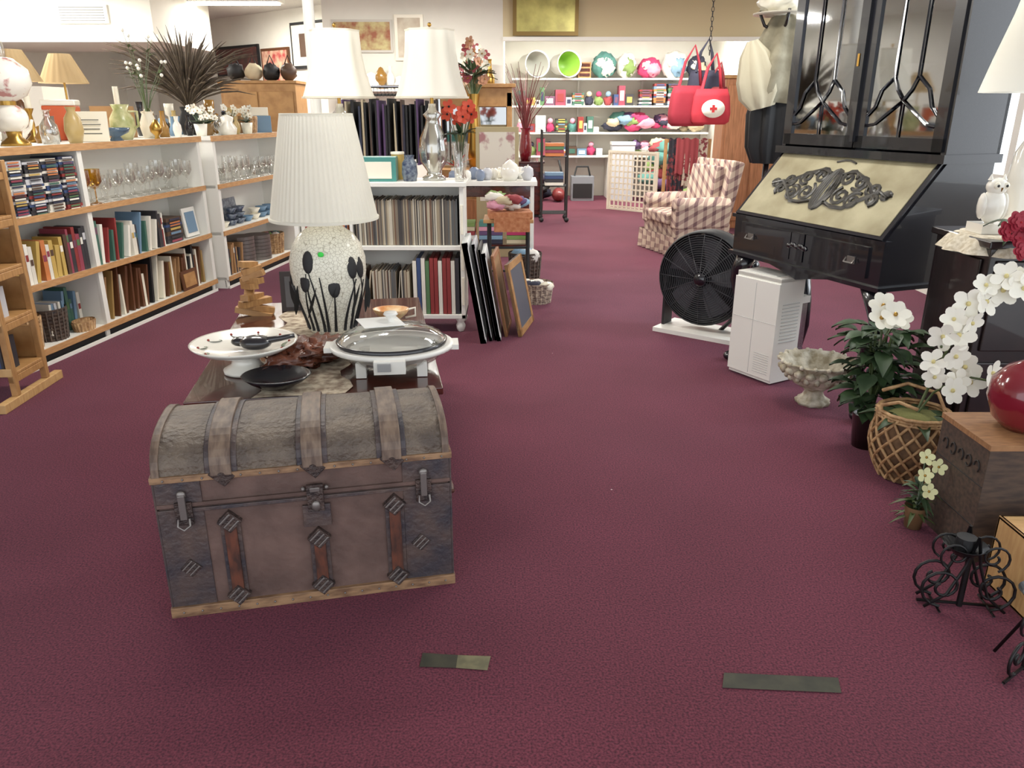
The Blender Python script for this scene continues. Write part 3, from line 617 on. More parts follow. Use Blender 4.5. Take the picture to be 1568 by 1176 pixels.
for i in range(26):
    x=.05+i*.036; m=random.choice([mblack,mblack,FAB[3],FAB[6],FAB[7],PAL[10],mblack,PAL[14]])
    b.tube([(x,0,1.755),(x+.0,.01,1.70),(x,0,1.68)],.003,chrome,4); b.box((x,0,1.66),(.01,.38,.02),mblack)
    b.box((x,0,1.30),(.022,.40,R(.5,.66)),m,(0,0,R(-.1,.1)),.85)
b.done()
b=B('oak_dresser',(-.85,8.75,0),0,bev=.006); b.bx(0,.85,0,.45,0,.9,oak)
for z in (.1,.36,.62): b.bx(.04,.81,-.015,0,z,z+.22,oakv); b.sph((.2,-.03,z+.11),.014,brass); b.sph((.65,-.03,z+.11),.014,brass)
b.bx(0,.06,.35,.4,.9,1.7,oak); b.bx(.79,.85,.35,.4,.9,1.7,oak); b.bx(0,.85,.35,.4,1.55,1.75,oak); b.bx(.06,.79,.37,.38,.9,1.55,GLASS('mirror_glass',(90,90,90),.5)); b.bx(-.04,.89,.3,.42,1.75,1.79,oak); b.done()
b=B('painted_screen',(-.38,8.40,0),.0,bev=.004); b.bx(0,.45,0,.03,.0,1.35,M('screen_frame',(176,160,120),.5)); b.bx(.04,.41,-.006,0,.6,1.30,M('floral_screen',(224,216,200),.7,col2=(170,120,120),ns=7,lo=.55,hi=.65)); b.done()
b=B('flower_arrangement',(-.42,8.92,.9)); b.lathe((0,0,0),[(.001,0),(.05,0),(.08,.2),(.05,.62),(.07,.78)],brass,20)
for i in range(34):
    a=R(0,6.28); q=(R(.03,.24)*math.cos(a),R(.0,.10)*math.sin(a),R(.9,1.3)); b.tube([(0,0,.7),q],.004,leafd,4); b.flower(q,.055,random.choice([M('dusty_rose',(150,64,70)),cream,M('peach_petal',(190,136,104))]),(R(-.6,.6),-1,.3)); b.leaf((0,0,.95),(math.cos(a),.4*math.sin(a),R(.2,1.5)),.28,.06,leafm)
b.done()
b=B('side_table',(-.62,7.2,0),0,bev=.004); b.bx(0,.85,0,.5,.86,.9,white)
for x in (.03,.79):
    for y in (.03,.44): b.box((x+.015,y+.015,.43),(.035,.035,.86),white)
b.bx(.03,.82,.03,.47,.76,.86,dwood); b.bx(.03,.82,.05,.45,.3,.32,dwood); b.done()
b=B('folded_linens',(-.58,7.3,.32)); 
for k in range(3):
    for i in range(5): b.box((.12+k*.26,.12,.02+i*.04),(.22,.24,.036),FAB[(k*3+i*2)%10])
b.done()
b=B('porcelain_tea_set',(-.62,7.2,.9))
for i in range(12):
    x=.08+i*.062; y=R(.08,.4); k=R(.8,1.2)
    if i<3: y=.08
    b.lathe((x,y,0),[(.001,0),(.03*k,0),(.05*k,.04*k),(.045*k,.09*k),(.02*k,.11*k)],random.choice([porc,porc,M('blue_willow',(120,132,154),.3),PAL[9]]),16)
b.lathe((.6,.12,0),[(.001,0),(.06,0),(.09,.07),(.07,.14),(.03,.17),(.001,.19)],porc,20); b.tube([(.68,.12,.05),(.74,.12,.09),(.77,.12,.14)],[.015,.01,.007],porc); b.done()
b=B('potted_red_foliage',(-.52,7.55,.9)); b.lathe((0,0,0),[(.001,0),(.05,0),(.06,.1)],porc,16)
for i in range(18): a=R(0,6.28); b.leaf((0,0,.1),(math.cos(a),math.sin(a),R(.5,2)),R(.12,.22),.05,random.choice([redp,leafm,M('autumn_leaf',(180,96,56))]))
b.done()
b=B('wooden_stool',(-.24,6.5,0),0,bev=.004); b.bx(0,.42,0,.35,.62,.65,oak)
for x in (.03,.36):
    for y in (.03,.29): b.cyl((x+.015,y+.015,0),.016,.62,mblack,8)
for z in (.2,.4): b.bx(.03,.39,.04,.06,z,z+.02,mblack)
b.done()
b=B('orange_cushion',(-.02,6.66,.65),0); b.box((0,0,.03),(.36,.28,.05),M('orange_knit',(192,130,90),.9,col2=(166,98,62),ns=30,bump=.5),(0,0,.1)); b.box((.02,-.17,-.04),(.3,.012,.12),_m['orange_knit'],(0,0,.0)); b.done()
b=B('folded_fabrics',(-.04,6.68,.705)); 
for i in range(9): b.sph((R(-.11,.11),R(-.08,.08),.04+i*.010),(.08,.07,.04),FAB[[2,9,5,2,7,6,4,2,8][i]],n=14,amp=.5,sd=i)
b.done()
b=B('wicker_basket',(.12,7.05,0)); basket(b,0,0,0,.30,.26,.28,dwicker)
for i in range(5): b.sph((R(-.08,.08),R(-.06,.06),.26),(.07,.06,.06),[FAB[5],FAB[2]][i%2],amp=.3,sd=i)
b.done()
b=B('wicker_basket',(.20,6.3,0)); basket(b,0,0,0,.28,.28,.16,M('rope_basket',(90,70,66),.8,col2=(180,160,140),ns=40)); 
for i in range(6): b.sph((R(-.09,.09),R(-.07,.07),.14),(.06,.05,.04),[FAB[2],FAB[3],cream][i%3],amp=.3,sd=i)
b.done()
b=B('cherry_cabinet',(-.02,11.75,0),0,bev=.005); b.bx(0,.48,0,.8,.04,.78,dwood); b.bx(-.02,.50,-.02,.82,.78,.81,dwood); b.bx(.04,.44,-.012,0,.1,.72,dwood); b.box((.25,-.02,.45),(.1,.01,.02),brass); b.bx(0.02,.46,.02,.78,0,.04,mblack); b.done()
b=B('red_branch_arrangement',(.20,11.98,.81)); b.lathe((0,0,0),[(.001,0),(.07,0),(.10,.15),(.08,.32),(.06,.42),(.09,.46)],redg,20)
for i in range(34):
    a=R(0,6.28); r=R(.1,.5); z=R(.8,1.35); b.tube([(0,0,.3),(max(-.3,r*.25*math.cos(a)),r*.25*math.sin(a),z*.6),(max(-.29,r*math.cos(a)),r*math.sin(a),z)],[.008,.007,.003],M('red_twig',(110,24,30),.6),4)
b.done()
b=B('wire_cart',(.42,11.2,0))
for x in (0,.36):
    for y in (0,.36): b.cyl((x,y,.06),.012,1.2,mblack,8); b.sph((x,y,.035),.035,mblack,n=10)
for z in (.12,.5,.9,1.22):
    for k in range(7): b.tube([(0,k*.06,z),(.36,k*.06,z)],.005,mblack,4)
    b.tube([(0,0,z),(0,.36,z)],.006,mblack,4); b.tube([(.36,0,z),(.36,.36,z)],.006,mblack,4)
b.done()
b=B('stacked_games',(.42,11.2,0))
for z in (.507,.907): 
    for k in range(4): b.box((.18,.18,z+.02+k*.045),(.26,.22,.04),random.choice(PAL))
b.done()
# ---------------------------------------------------------------- back shelves
b=B('long_shelving_unit',(0.0,14.43,0))
for z in (1.15,1.6,2.05): b.bx(0,3.5,0,.5,z-.03,z,white)
for x in (0.02,1.2,2.35,3.48): b.bx(x-.015,x+.015,.44,.5,.6,2.05,white)
b.bx(0,3.5,0,.5,.72,.75,white)
for x in (.02,1.75,3.48): b.bx(x-.02,x+.02,.05,.5,0,.72,white)
b.done()
def clump(name,loc,n,w,d,h,pal,r=(.06,.12)):
    b=B(name,loc)
    for i in range(n):
        q=R(*r); b.sph((R(-w/2,w/2),R(-d/2,d/2),q*.9+(0 if i<2 else R(0,h))),(q*1.3,q,q*.75),random.choice(pal),n=14,amp=.5,sd=i)
    b.done()
def shelfrow(b,x0,x1,z,hm):
    x=x0
    while x<x1-.1:
        w_=R(.05,.2); h_=R(.08,hm); k=random.random()
        if k<.6: b.box((x+w_/2,.2,z+h_/2),(w_*.95,.28,h_),random.choice(PAL)); b.box((x+w_/2,.057,z+h_*.5),(w_*.6,.01,h_*.5),random.choice(PAL)); x+=w_
        elif k<.8: stack(b,x+.11,.2,z,random.randint(3,6),.2,.24,(.025,.05),PAL); x+=.23
        else: b.sph((x+.08,.18,z+.08),(.08,.09,.085),random.choice(FAB),amp=.5,sd=x); b.sph((x+.08,.15,z+.19),(.05,.05,.05),random.choice(FAB)); x+=.17
b=B('board_games_and_toys',(0,14.43,0))
shelfrow(b,.08,2.2,1.6,.36); shelfrow(b,.08,1.6,1.15,.3); shelfrow(b,.08,1.7,.75,.3)
b.done()
b=B('children_books',(0,14.43,0)); 
for k in range(5): stack(b,2.36+k*.25,.16,1.6,random.randint(5,9),.22,.22,(.02,.05),PAL)
b.done()
def bag(name,x,z,w,h,m,m2):
    b=B(name,(x,14.65,z)); b.sph((0,0,h/2),(w/2,.17,h/2),m,n=22,amp=.35,fr=2.5,sd=x); b.sph((w*.1,-.1,h*.42),(w/3.2,.11,h/3.2),m2,n=18,amp=.6,sd=x); b.sph((-w*.15,-.09,h*.6),(w/4.5,.1,h/5),FAB[2],n=16,amp=.6,sd=x+1); b.done()
bag('bedding_bag',1.62,2.05,.42,.42,FAB[1],FAB[2]); bag('bedding_bag',2.02,2.05,.34,.42,FAB[2],FAB[8]); bag('yarn_bundle',2.42,2.05,.40,.34,FAB[0],FAB[9]); bag('bedding_bag',2.86,2.05,.44,.44,FAB[2],FAB[5]); bag('bedding_bag',3.26,2.05,.34,.36,FAB[3],FAB[6])
def lbask(x,m1,m2):
    b=B('laundry_basket',(x,14.68,2.05+.225)); b.lathe((0,0,0),[(.001,.0),(.15,0),(.17,.05),(.21,.4),(.225,.4)],m1,24,rot=(pi/2,0,.5),sx=1.1,sy=.98); b.lathe((0,0,0),[(.001,.02),(.14,.02),(.2,.39)],m2,24,rot=(pi/2,0,.5),sx=1.1,sy=.98); b.done()
lbask(.25,plastw,M('grey_in',(170,170,160))); lbask(.80,plastw,M('lime_plastic',(140,185,70),.4))
b=B('wooden_crate',(1.16,14.5,2.05)); b.bx(0,.22,0,.3,0,.26,oak); 
for k in range(3): b.bx(.02,.20,-.01,0,.03+k*.08,.08+k*.08,dwood)
b.done()
clump('folded_clothes',(2.2,14.65,1.15),20,1.0,.2,.18,FAB); clump('folded_clothes',(3.0,14.65,1.15),14,.6,.2,.18,FAB)
clump('folded_clothes',(2.6,14.6,.75),22,1.3,.2,.14,FAB)
b=B('clear_storage_bin',(1.75,14.05,0)); b.bx(0,.4,0,.24,.0,.95,M('bin_grey',(190,194,198),.4)); b.bx(-.01,.41,-.01,.25,.95,1.0,plastw); b.done()
clump('stuffed_toys',(2.85,14.1,0),24,.9,.3,1.0,FAB,(.1,.16))
b=B('tower_heater',(1.05,14.0,0),bev=.02); b.bx(0,.4,0,.3,.0,.42,M('grey_plastic',(130,134,140),.4)); b.bx(.03,.37,-.01,0,.05,.3,mblack); b.tube([(.06,.15,.42),(.1,.15,.58),(.3,.15,.58),(.34,.15,.42)],.02,mblack); b.done()
clump('luggage_bags',(.32,14.1,0),12,.45,.25,.3,[mblack,mblack,FAB[3],FAB[4]],(.1,.17)); 
b=B('vacuum_cleaner',(.82,13.9,0)); b.sph((0,0,.12),(.12,.2,.12),M('red_plastic',(120,46,46),.3)); b.tube([(0,.1,.2),(.05,.12,.5),(.0,.12,.7)],.02,mblack); b.done()
b=B('lattice_gate',(1.56,12.8,0),math.atan2(-.6,.64))
gw=.9
for x in (0,gw): b.box((x,0,.46),(.035,.03,.92),cream)
for z in (.02,.90): b.box((gw/2,0,z),(gw,.025,.035),cream)
for i in range(11): b.box((gw*(i+.5)/11,-.0,.46),(.022,.012,.9),cream)
for i in range(10): b.box((gw/2,.01,.06+i*.09),(gw,.012,.022),cream)
b.done()
# ---------------------------------------------------------------- plaid armchair
ca=math.atan2(-.87,.26)
b=B('plaid_armchair',(1.50,9.15,0),ca,bev=.035)
b.bx(.02,.82,.04,.70,.16,.34,plaid); b.bx(.14,.70,-.02,.60,.34,.46,plaid)
for x in (0.0,.70): b.bx(x,x+.14,.02,.68,.3,.54,plaid); b.lathe((x+.07,.68,.54),[(.001,0),(.08,0),(.085,.02),(.085,.64),(.08,.66),(.001,.66)],plaid,14,rot=(pi/2,0,0))
b.box((.42,.68,.64),(.78,.15,.72),plaid,(-.2,0,0)); b.box((.42,.57,.70),(.56,.12,.48),plaid,(-.2,0,0))
b.done()
b=B('armchair_skirt')
pts=[]
per=[(-.01,.0),(.85,.0),(.85,.76),(-.01,.76)]
for e in range(4):
    a_,c_=Vector(per[e]),Vector(per[(e+1)%4]); nr=Vector(((c_-a_).y,-(c_-a_).x)).normalized()
    for k in range(36): t=k/36; pts.append((a_+(c_-a_)*t,nr,k))
vs=[];fs=[]
for z,am in ((.01,.025),(.1,.018),(.22,.004)):
    for q,nr,k in pts: o_=q+nr*(am*math.sin(k*1.4)); vs.append((o_.x,o_.y,z))
n=len(pts)
for j in range(2):
    for i in range(n): k=(i+1)%n; fs.append((j*n+i,j*n+k,(j+1)*n+k,(j+1)*n+i))
b.add(vs,fs,plaid,True); sk=b.done(); sk.parent=bpy.data.objects['plaid_armchair']
b=B('oak_wardrobe',(2.75,10.6,0),0,bev=.006); b.bx(0,.8,0,.42,0,1.9,oakv); b.bx(-.03,.83,-.03,.45,1.9,1.94,oak); b.bx(.04,.39,-.015,0,.1,1.82,oakv); b.bx(.41,.76,-.015,0,.1,1.82,oakv); b.sph((.36,-.03,1),.014,brass); b.done()
# tote bags hanging from a ceiling chain
rf=M('red_fabric',(176,40,54),.85,bump=.4,bs=12)
def tote(b,c,k,m,rz=0,dark=None):
    b.lathe(c,[(.001,0),(.17*k,.0),(.21*k,.03*k),(.22*k,.12*k),(.20*k,.30*k),(.17*k,.38*k),(.15*k,.36*k)],m,28,rip=(.06,5),rot=(0,0,rz),sy=.4)
    for s_ in (-1,1): b.tube([(c[0]-.11*k,c[1]+s_*.03,c[2]+.36*k),(c[0]-.06*k,c[1]+s_*.02,c[2]+.60*k),(c[0]+.03,c[1],c[2]+.75*k),(c[0]+.08*k,c[1]+s_*.02,c[2]+.58*k),(c[0]+.11*k,c[1]+s_*.03,c[2]+.36*k)],.013,m)
b=B('red_cross_tote_bag',(2.15,9.35,0))
tote(b,(0.10,-.06,1.36),1.0,rf,-.1); b.lathe((.11,-.168,1.53),[(.001,0),(.13,0),(.13,.01),(.001,.012)],petal,24,rot=(pi/2,0,0),sy=.75)
b.box((.11,-.182,1.53),(.08,.006,.028),redp); b.box((.11,-.182,1.53),(.028,.007,.08),redp)
tote(b,(-.12,.06,1.34),1.15,M('crimson_fabric',(146,32,48),.85,bump=.4,bs=12),.3); tote(b,(.05,.14,1.6),.9,FAB[3],-.3); tote(b,(.20,.1,1.5),.7,FAB[4],.2)
for i in range(16): 
    q=[]
    for k in range(8): a=k*pi/4; q.append((.014*math.cos(a)*(i%2)+.06,.014*math.cos(a)*((i+1)%2),2.12+i*.049+.03*math.sin(a)))
    b.tube(q,.004,iron,4,True)
b.done()
# quilt rack with mixed textiles
pat=M('patterned_textile',(120,50,54),.9,col2=(40,38,46),ns=16,bump=.3,lo=.45,hi=.52); pat2=M('floral_textile',(196,180,160),.9,col2=(130,60,66),ns=18,lo=.5,hi=.55)
b=B('quilt_rack',(1.95,10.2,0))
for x in (0,.55):
    b.box((x,0,.03),(.04,.4,.05),oak); b.box((x,0,.6),(.035,.05,1.15),oak)
b.box((.275,0,1.15),(.55,.04,.04),oak); b.box((.275,0,.7),(.55,.04,.04),oak)
for x0,x1,m,zb,yo in ((.03,.25,pat,.45,-.03),(.22,.52,pat2,.6,-.045),(.12,.4,FAB[4],.75,-.06)):
    nx=24; vs=[]; fs=[]
    for i in range(nx+1):
        for j in range(5): x=x0+(x1-x0)*i/nx; z=1.18+(zb-1.18)*j/4; vs.append((x,yo-.012*math.sin(i*1.1)*(j/4+.3),z+.01*math.sin(i*.7)))
    for i in range(nx):
        for j in range(4): fs.append((i*5+j,i*5+j+1,(i+1)*5+j+1,(i+1)*5+j))
    b.add(vs,fs,m,True)
b.done()
# ---------------------------------------------------------------- secretary desk
sa=math.atan2(-.939,.344)
b=B('secretary_desk',(1.35,4.71,0),sa,bev=.004)
W=1.16; D=.60
sheenlid=M('sheen_gold_panel',(186,178,146),.28,col2=(144,134,104),ns=4,coat=.5,detail=8)  # pale sheen on the lid painted into the cream-gold panel colour
def cab(x,y,sx):
    pts=[(x+sx*.05,y,.7),(x-sx*.01,y-.02*0,.6),(x-sx*.03,y,.52),(x+sx*.03,y,.36),(x+sx*.05,y,.2),(x+sx*.02,y,.08),(x-sx*.01,y,.035)]
    b.tube(pts,[.055,.055,.045,.03,.022,.022,.035],black,10); b.sph((x-sx*.01,y-.01,.032),(.045,.05,.032),black)
cab(.04,.05,1); cab(W-.04,.05,-1); cab(.04,D-.05,1); cab(W-.04,D-.05,-1)
b.bx(0,W,0,D,.70,.92,black); b.bx(-.02,W+.02,-.02,D,.685,.705,black); b.bx(-.015,W+.015,-.015,.03,.905,.925,black)
b.bx(.08,.52,-.012,0,.735,.885,black); b.bx(.64,W-.08,-.012,0,.735,.885,black); b.bx(.53,.63,-.014,0,.735,.885,black)
pr=[(0,.67),(.25,.665),(.5,.62),(.58,.60),(.66,.62),(.91,.665),(1.16,.67)]
b.add([(x,0.005,.70) for x,_ in pr]+[(x,.005,z+.03) for x,z in pr]+[(x,.03,.70) for x,_ in pr]+[(x,.03,z+.03) for x,z in pr],[(i,i+1,i+8,i+7) for i in range(6)]+[(i+14,i+15,i+22,i+21) for i in range(6)]+[(i+7,i+8,i+22,i+21) for i in range(6)],black)
for x in (.18,.98):
    b.box((x,-.016,.81),(.05,.006,.035),pewter); b.tube([(x-.03,-.02,.82),(x-.028,-.035,.80),(x+.028,-.035,.80),(x+.03,-.02,.82)],.004,pewter)
for k in (-2,-1,0,1,2): b.sph((.58+k*.03,-.018,.81+.008*(k%2)),(.02,.008,.014),black,n=10)
b.prism([(.0,.92),(.30,1.27),(D,1.27),(D,.92)],0,W,black)
sl=Vector((0,.30,.35)).normalized(); nn=Vector((0,-.35,.30)).normalized(); LL=math.hypot(.30,.35)
XL=Matrix(((1,0,0,0),(0,sl.y,nn.y,0),(0,sl.z,nn.z,.92),(0,0,0,1)))
def lb(x0,x1,y0,y1,z0,z1,m):
    vs=[(i,j,k) for k in (z0,z1) for j in (y0,y1) for i in (x0,x1)]
    b.add(vs,[(0,1,3,2),(4,5,7,6),(0,1,5,4),(2,3,7,6),(0,2,6,4),(1,3,7,5)],m,False,XL)
lb(.01,W-.01,.0,LL,0,.016,black); lb(.035,W-.035,.018,LL-.01,.016,.020,sheenlid)
carv=M('carved_ornament',(40,38,38),.45,col2=(66,62,54),ns=30)
def lt(pts,r): b.tube([XL@Vector((x,y,.024)) for x,y in pts],r,carv,6)
cx,cy=W/2,LL/2
def spiral(x,y,r,sg,ph,turn=1.6):
    return [(x+sg*r*(1-k/16*.85)*math.cos(ph+k/16*turn*2*pi),y+r*(1-k/16*.85)*math.sin(ph+k/16*turn*2*pi)) for k in range(17)]
for sg in (-1,1):
    for (dx,dy,r,ph) in ((.10,.08,.055,0),(.13,-.03,.06,2),(.20,.06,.05,4),(.23,-.05,.055,1),(.31,.03,.045,3),(.34,-.03,.04,5),(.41,.0,.03,0)):
        lt(spiral(cx+sg*dx,cy+dy,r,sg,ph),.0095)
    lt([(cx+sg*.05,cy-.08),(cx+sg*.12,cy-.10),(cx+sg*.2,cy-.10),(cx+sg*.27,cy-.04),(cx+sg*.36,cy+.02),(cx+sg*.43,cy-.01)],.011)
    lt([(cx+sg*.04,cy+.10),(cx+sg*.12,cy+.12),(cx+sg*.2,cy+.09),(cx+sg*.27,cy+.05),(cx+sg*.36,cy-.02)],.010)
for q in (1,.75,.5,.25): lt([(cx+.06*q*math.cos(t*.4),cy+.13*math.sin(t*.4)) for t in range(17)],.007)
lt([(cx-.07,cy+.175),(cx-.02,cy+.19),(cx+.02,cy+.19),(cx+.07,cy+.175)],.005)
hy0,hy1=.28,.62; z0,z1=1.28,2.45
b.bx(-.02,W+.02,hy0-.03,hy1,1.27,1.31,black)
b.bx(0,W,hy1-.02,hy1,z0,z1,black); b.bx(0,.03,hy0,hy1,z0,z1,black); b.bx(W-.03,W,hy0,hy1,z0,z1,black); b.bx(0,W,hy0,hy1,z1,z1+.03,black); b.bx(-.05,W+.05,hy0-.05,hy1,z1+.03,z1+.1,black)
for z in (1.65,2.0): b.bx(.03,W-.03,hy0+.03,hy1-.02,z,z+.015,black)
for (a0,a1) in ((.02,W/2-.004),(W/2+.004,W-.02)):
    y=hy0-.012; fw=.06
    b.bx(a0,a0+fw,y,y+.025,1.32,z1,black); b.bx(a1-fw,a1,y,y+.025,1.32,z1,black); b.bx(a0,a1,y,y+.025,1.32,1.38,black); b.bx(a0,a1,y,y+.025,z1-.06,z1,black)
    b.bx(a0+fw,a1-fw,y+.012,y+.014,1.38,z1-.06,dglass)
    m_=(a0+a1)/2; lo_,hi_=a0+fw,a1-fw; q=(hi_-lo_)/3
    def mt(pts): b.tube([(x,y+.004,z) for x,z in pts],.007,black,4)
    for s_ in (-1,1):
        mt([(m_+s_*q/2,z1-.06),(m_+s_*q/2,1.66),(m_+s_*q*.3,1.60),(m_,1.55)]); mt([(m_+s_*q/2,1.66),(m_+s_*q,1.60),(m_+s_*q*1.2,1.52),(m_+s_*q*1.5,1.48)])
        mt([(m_+s_*q*.5,2.2),(m_+s_*q*1.5,2.2)]); mt([(m_,1.55),(m_+s_*q*.5,1.50),(m_+s_*q*1.1,1.44),(m_+s_*q*1.5,1.43)])
    mt([(m_,1.55),(m_,1.38)])
b.box((W/2,hy0-.02,1.9),(.022,.02,1.1),black)
b.box((W/2-.03,hy0-.02,1.75),(.014,.012,.06),brass)
b.done()
dsk=bpy.data.objects['secretary_desk']
bg_=M('bowl_white',(200,204,212),.2)
b=B('china_dishes')
for x in (.2,.45,.75,.98):
    b.lathe((x,.45,1.665),[(.001,0),(.03,0),(.07,.06),(.066,.06),(.001,.01)],bg_,18)
b.lathe((.3,.45,2.015),[(.001,0),(.04,0),(.06,.1),(.03,.2),(.04,.24)],bg_,18); b.lathe((.8,.45,2.015),[(.001,0),(.05,0),(.07,.1),(.04,.16)],bg_,18); b.lathe((.5,.45,1.311),[(.001,0),(.06,0),(.09,.07),(.06,.13)],bg_,18)
o=b.done(); o.parent=dsk
coat=M('tan_coat',(170,162,138),.85,col2=(128,120,98),ns=8,bump=.5,bs=14)
b=B('coat_stand',(1.66,5.22,0))
b.tube([(.0,0,.02),(.0,0,2.2)],.02,bwood,8)
for a in (0.5,2.6,4.7): b.tube([(.0,0,.25),(.2*math.cos(a),.2*math.sin(a),.02)],.016,bwood,6)
for a in (0,1.57,3.14,4.71): b.tube([(0,0,1.95),(.1*math.cos(a),.1*math.sin(a),2.0),(.14*math.cos(a),.14*math.sin(a),2.08)],.01,bwood,6)
b.lathe((-.02,0,1.62),[(.16,-.06),(.19,.0),(.19,.12),(.14,.24),(.11,.34),(.08,.42),(.02,.46)],coat,48,rip=(.14,7),rot=(.05,.1,0),sy=.65)
b.lathe((.04,.04,1.28),[(.12,-.1),(.16,.0),(.17,.2),(.12,.42)],mblack,48,rip=(.14,9),sy=.7)
b.lathe((-.10,-.08,1.56),[(.07,-.04),(.12,.04),(.12,.14),(.08,.28),(.03,.36)],M('beige_cloth',(206,196,168),.85,bump=.4,bs=14),36,rip=(.18,7),rot=(0,-.25,0),sy=.5)
b.sph((-.02,0,2.12),(.12,.1,.07),cream,n=20,amp=.4); b.lathe((.0,0,2.06),[(.001,0.0),(.17,.0),(.172,.01)],cream,28)
b.done()
# ---------------------------------------------------------------- fan
fa=math.atan2(-.62,.78)
b=B('floor_fan',(1.36,5.34,.40),fa)
y=-.07; wire=M('fan_wire',(56,56,60),.4)
for i in range(1,22):
    r=.32*i/21; b.tube([(r*math.cos(k*pi/18),y-.03*(1-(r/.32)**2),r*math.sin(k*pi/18)) for k in range(36)],.0028,wire,4,True)
for k in range(16):
    a=k*pi/8; b.tube([(.05*math.cos(a),y-.032,.05*math.sin(a)),(.2*math.cos(a),y-.02,.2*math.sin(a)),(.32*math.cos(a),y,.32*math.sin(a))],.003,wire,4)
b.lathe((0,-.075,0),[(.32,0),(.33,-.01),(.335,-.08),(.33,-.16),(.3,-.17)],mblack,40,rot=(pi/2,0,0)); b.lathe((0,.09,0),[(.3,0),(.001,-.01)],M('fan_rear',(50,50,54),.6),32,rot=(pi/2,0,0))
b.lathe((0,-.08,0),[(.001,.03),(.04,.028),(.055,.0),(.055,-.02)],black,20,rot=(pi/2,0,0))
for k in range(5):
    a=k*2*pi/5; vs=[]
    for i in range(6):
        t=i/5; r=.05+.23*t
        for s_ in (-.25,.0,.25): aa=a+s_*(1.6-.4*t)+.2*t; vs.append((r*math.cos(aa),-.01+.05*s_,r*math.sin(aa)))
    b.add(vs,[(i*3+j,i*3+j+1,i*3+j+4,i*3+j+3) for i in range(5) for j in range(2)],M('fan_blade',(80,80,86),.4),True)
b.box((-.0,.0,-.385),(.60,.34,.03),plastw); b.box((-.28,0,-.2),(.02,.12,.36),mblack); b.box((.28,0,-.2),(.02,.12,.36),mblack)
b.sph((.345,0,.12),(.03,.04,.04),black)
b.done()
b=B('air_purifier',(1.33,4.48,0),math.atan2(-.86,.51),bev=.012)
b.bx(0,.32,0,.2,.01,.62,plastw); b.bx(-.004,.324,-.012,.0,.03,.595,plastw); b.bx(.0,.32,.0,.2,.6,.625,plastw)
vg=M('vent_line',(196,196,192),.5)
b.bx(.156,.159,-.014,-.011,.04,.58,vg); b.bx(0,.32,-.014,-.011,.36,.363,vg)
for i in range(9): b.bx(.19,.30,-.0145,-.011,.06+i*.014,.064+i*.014,vg)
for i in range(12): b.bx(.322,.326,.03,.17,.25+i*.02,.256+i*.02,vg)
b.bx(.06,.26,.03,.17,.623,.628,vg)
tk=GLASS('tank_plastic',(214,224,230),.2,.2)
b.bx(.04,.30,.205,.27,.03,.46,tk); b.bx(.03,.31,.2,.275,.46,.50,plastw)
b.done()
# ---------------------------------------------------------------- urn planter
stone=M('stone_glaze',(214,206,186),.6,col2=(150,138,112),ns=22,bump=.8,bs=30)
b=B('ornate_urn',(1.64,3.93,0))
b.lathe((0,0,0),[(.001,0),(.085,0),(.09,.02),(.06,.04),(.045,.07),(.06,.09),(.13,.13),(.165,.18),(.18,.23),(.20,.245),(.19,.25),(.16,.22),(.11,.15),(.001,.12)],stone,54,rip=(.05,9))
for k in range(18):
    a=k*2*pi/18; b.sph((.178*math.cos(a),.178*math.sin(a),.20),(.02,.026,.022),stone,(0,0,a),n=8,amp=.4,sd=k); b.sph((.15*math.cos(a+.2),.15*math.sin(a+.2),.16),(.016,.02,.02),stone,n=8); b.sph((.195*math.cos(a+.1),.195*math.sin(a+.1),.244),.013,stone,n=8)
b.done()
b=B('potted_silk_plant',(1.68,3.36,0))
b.lathe((0,0,0),[(.001,0),(.06,0),(.075,.16),(.08,.17),(.07,.16),(.001,.14)],bwood,20)
for i in range(150):
    a=R(0,6.28); z=R(.2,.6); q=R(.0,.12); b.leaf((q*math.cos(a),q*math.sin(a),z),(math.cos(a),math.sin(a),R(0,.8)),R(.09,.15),R(.06,.09),leafm,R(.3,.7))
for i in range(8): a=R(0,6.28); b.tube([(0,0,.12),(.05*math.cos(a),.05*math.sin(a),.55)],.006,leafd,5)
for q in ((-.05,-.06,.64),(.0,-.08,.66),(.04,-.03,.63),(-.02,0,.68)):
    b.flower(q,.065,petal,(R(-.3,.3),-1,.8),6); b.tube([(0,0,.5),q],.004,leafd,4)
b.done()
b=B('orchid_in_wicker_basket',(1.71,3.04,0))
def wr_(t): return .105+.055*math.sin(min(1,t*1.15)*pi*.75)
for s_ in (-1,1):
    for k in range(16):
        pts=[]
        for i in range(13): t=i/12; a=k*pi/8+s_*t*1.5; r=wr_(t); pts.append((r*math.cos(a),r*math.sin(a),.007+.29*t))
        b.tube(pts,.0065,wicker,5)
b.lathe((0,0,0),[(.001,.004),(.105,.004)]+[(wr_(i/8)-.012,.02+.26*i/8) for i in range(9)],M('basket_liner',(120,88,58),.8,col2=(84,60,40),ns=30),24)
for dz in (0,.012,.024): b.lathe((0,0,.28+dz),[(.14,-.008),(.152,0),(.14,.008),(.13,0)],wicker,28,rip=(.02,14))
b.tube([(-.14,0,.28),(-.145,0,.33),(-.10,-.05,.36),(-.05,-.11,.35)],.008,wicker); b.tube([(.14,0,.28),(.12,.06,.36),(.02,.13,.38),(-.1,.1,.36)],.008,wicker)
b.sph((0,0,.26),(.12,.12,.04),M('moss',(110,110,60),.9,bump=.6,bs=60),n=16,amp=.2)
for i in range(7): a=i*.9; b.leaf((0,0,.27),(math.cos(a),math.sin(a),.5),.24,.07,leafm,.5)
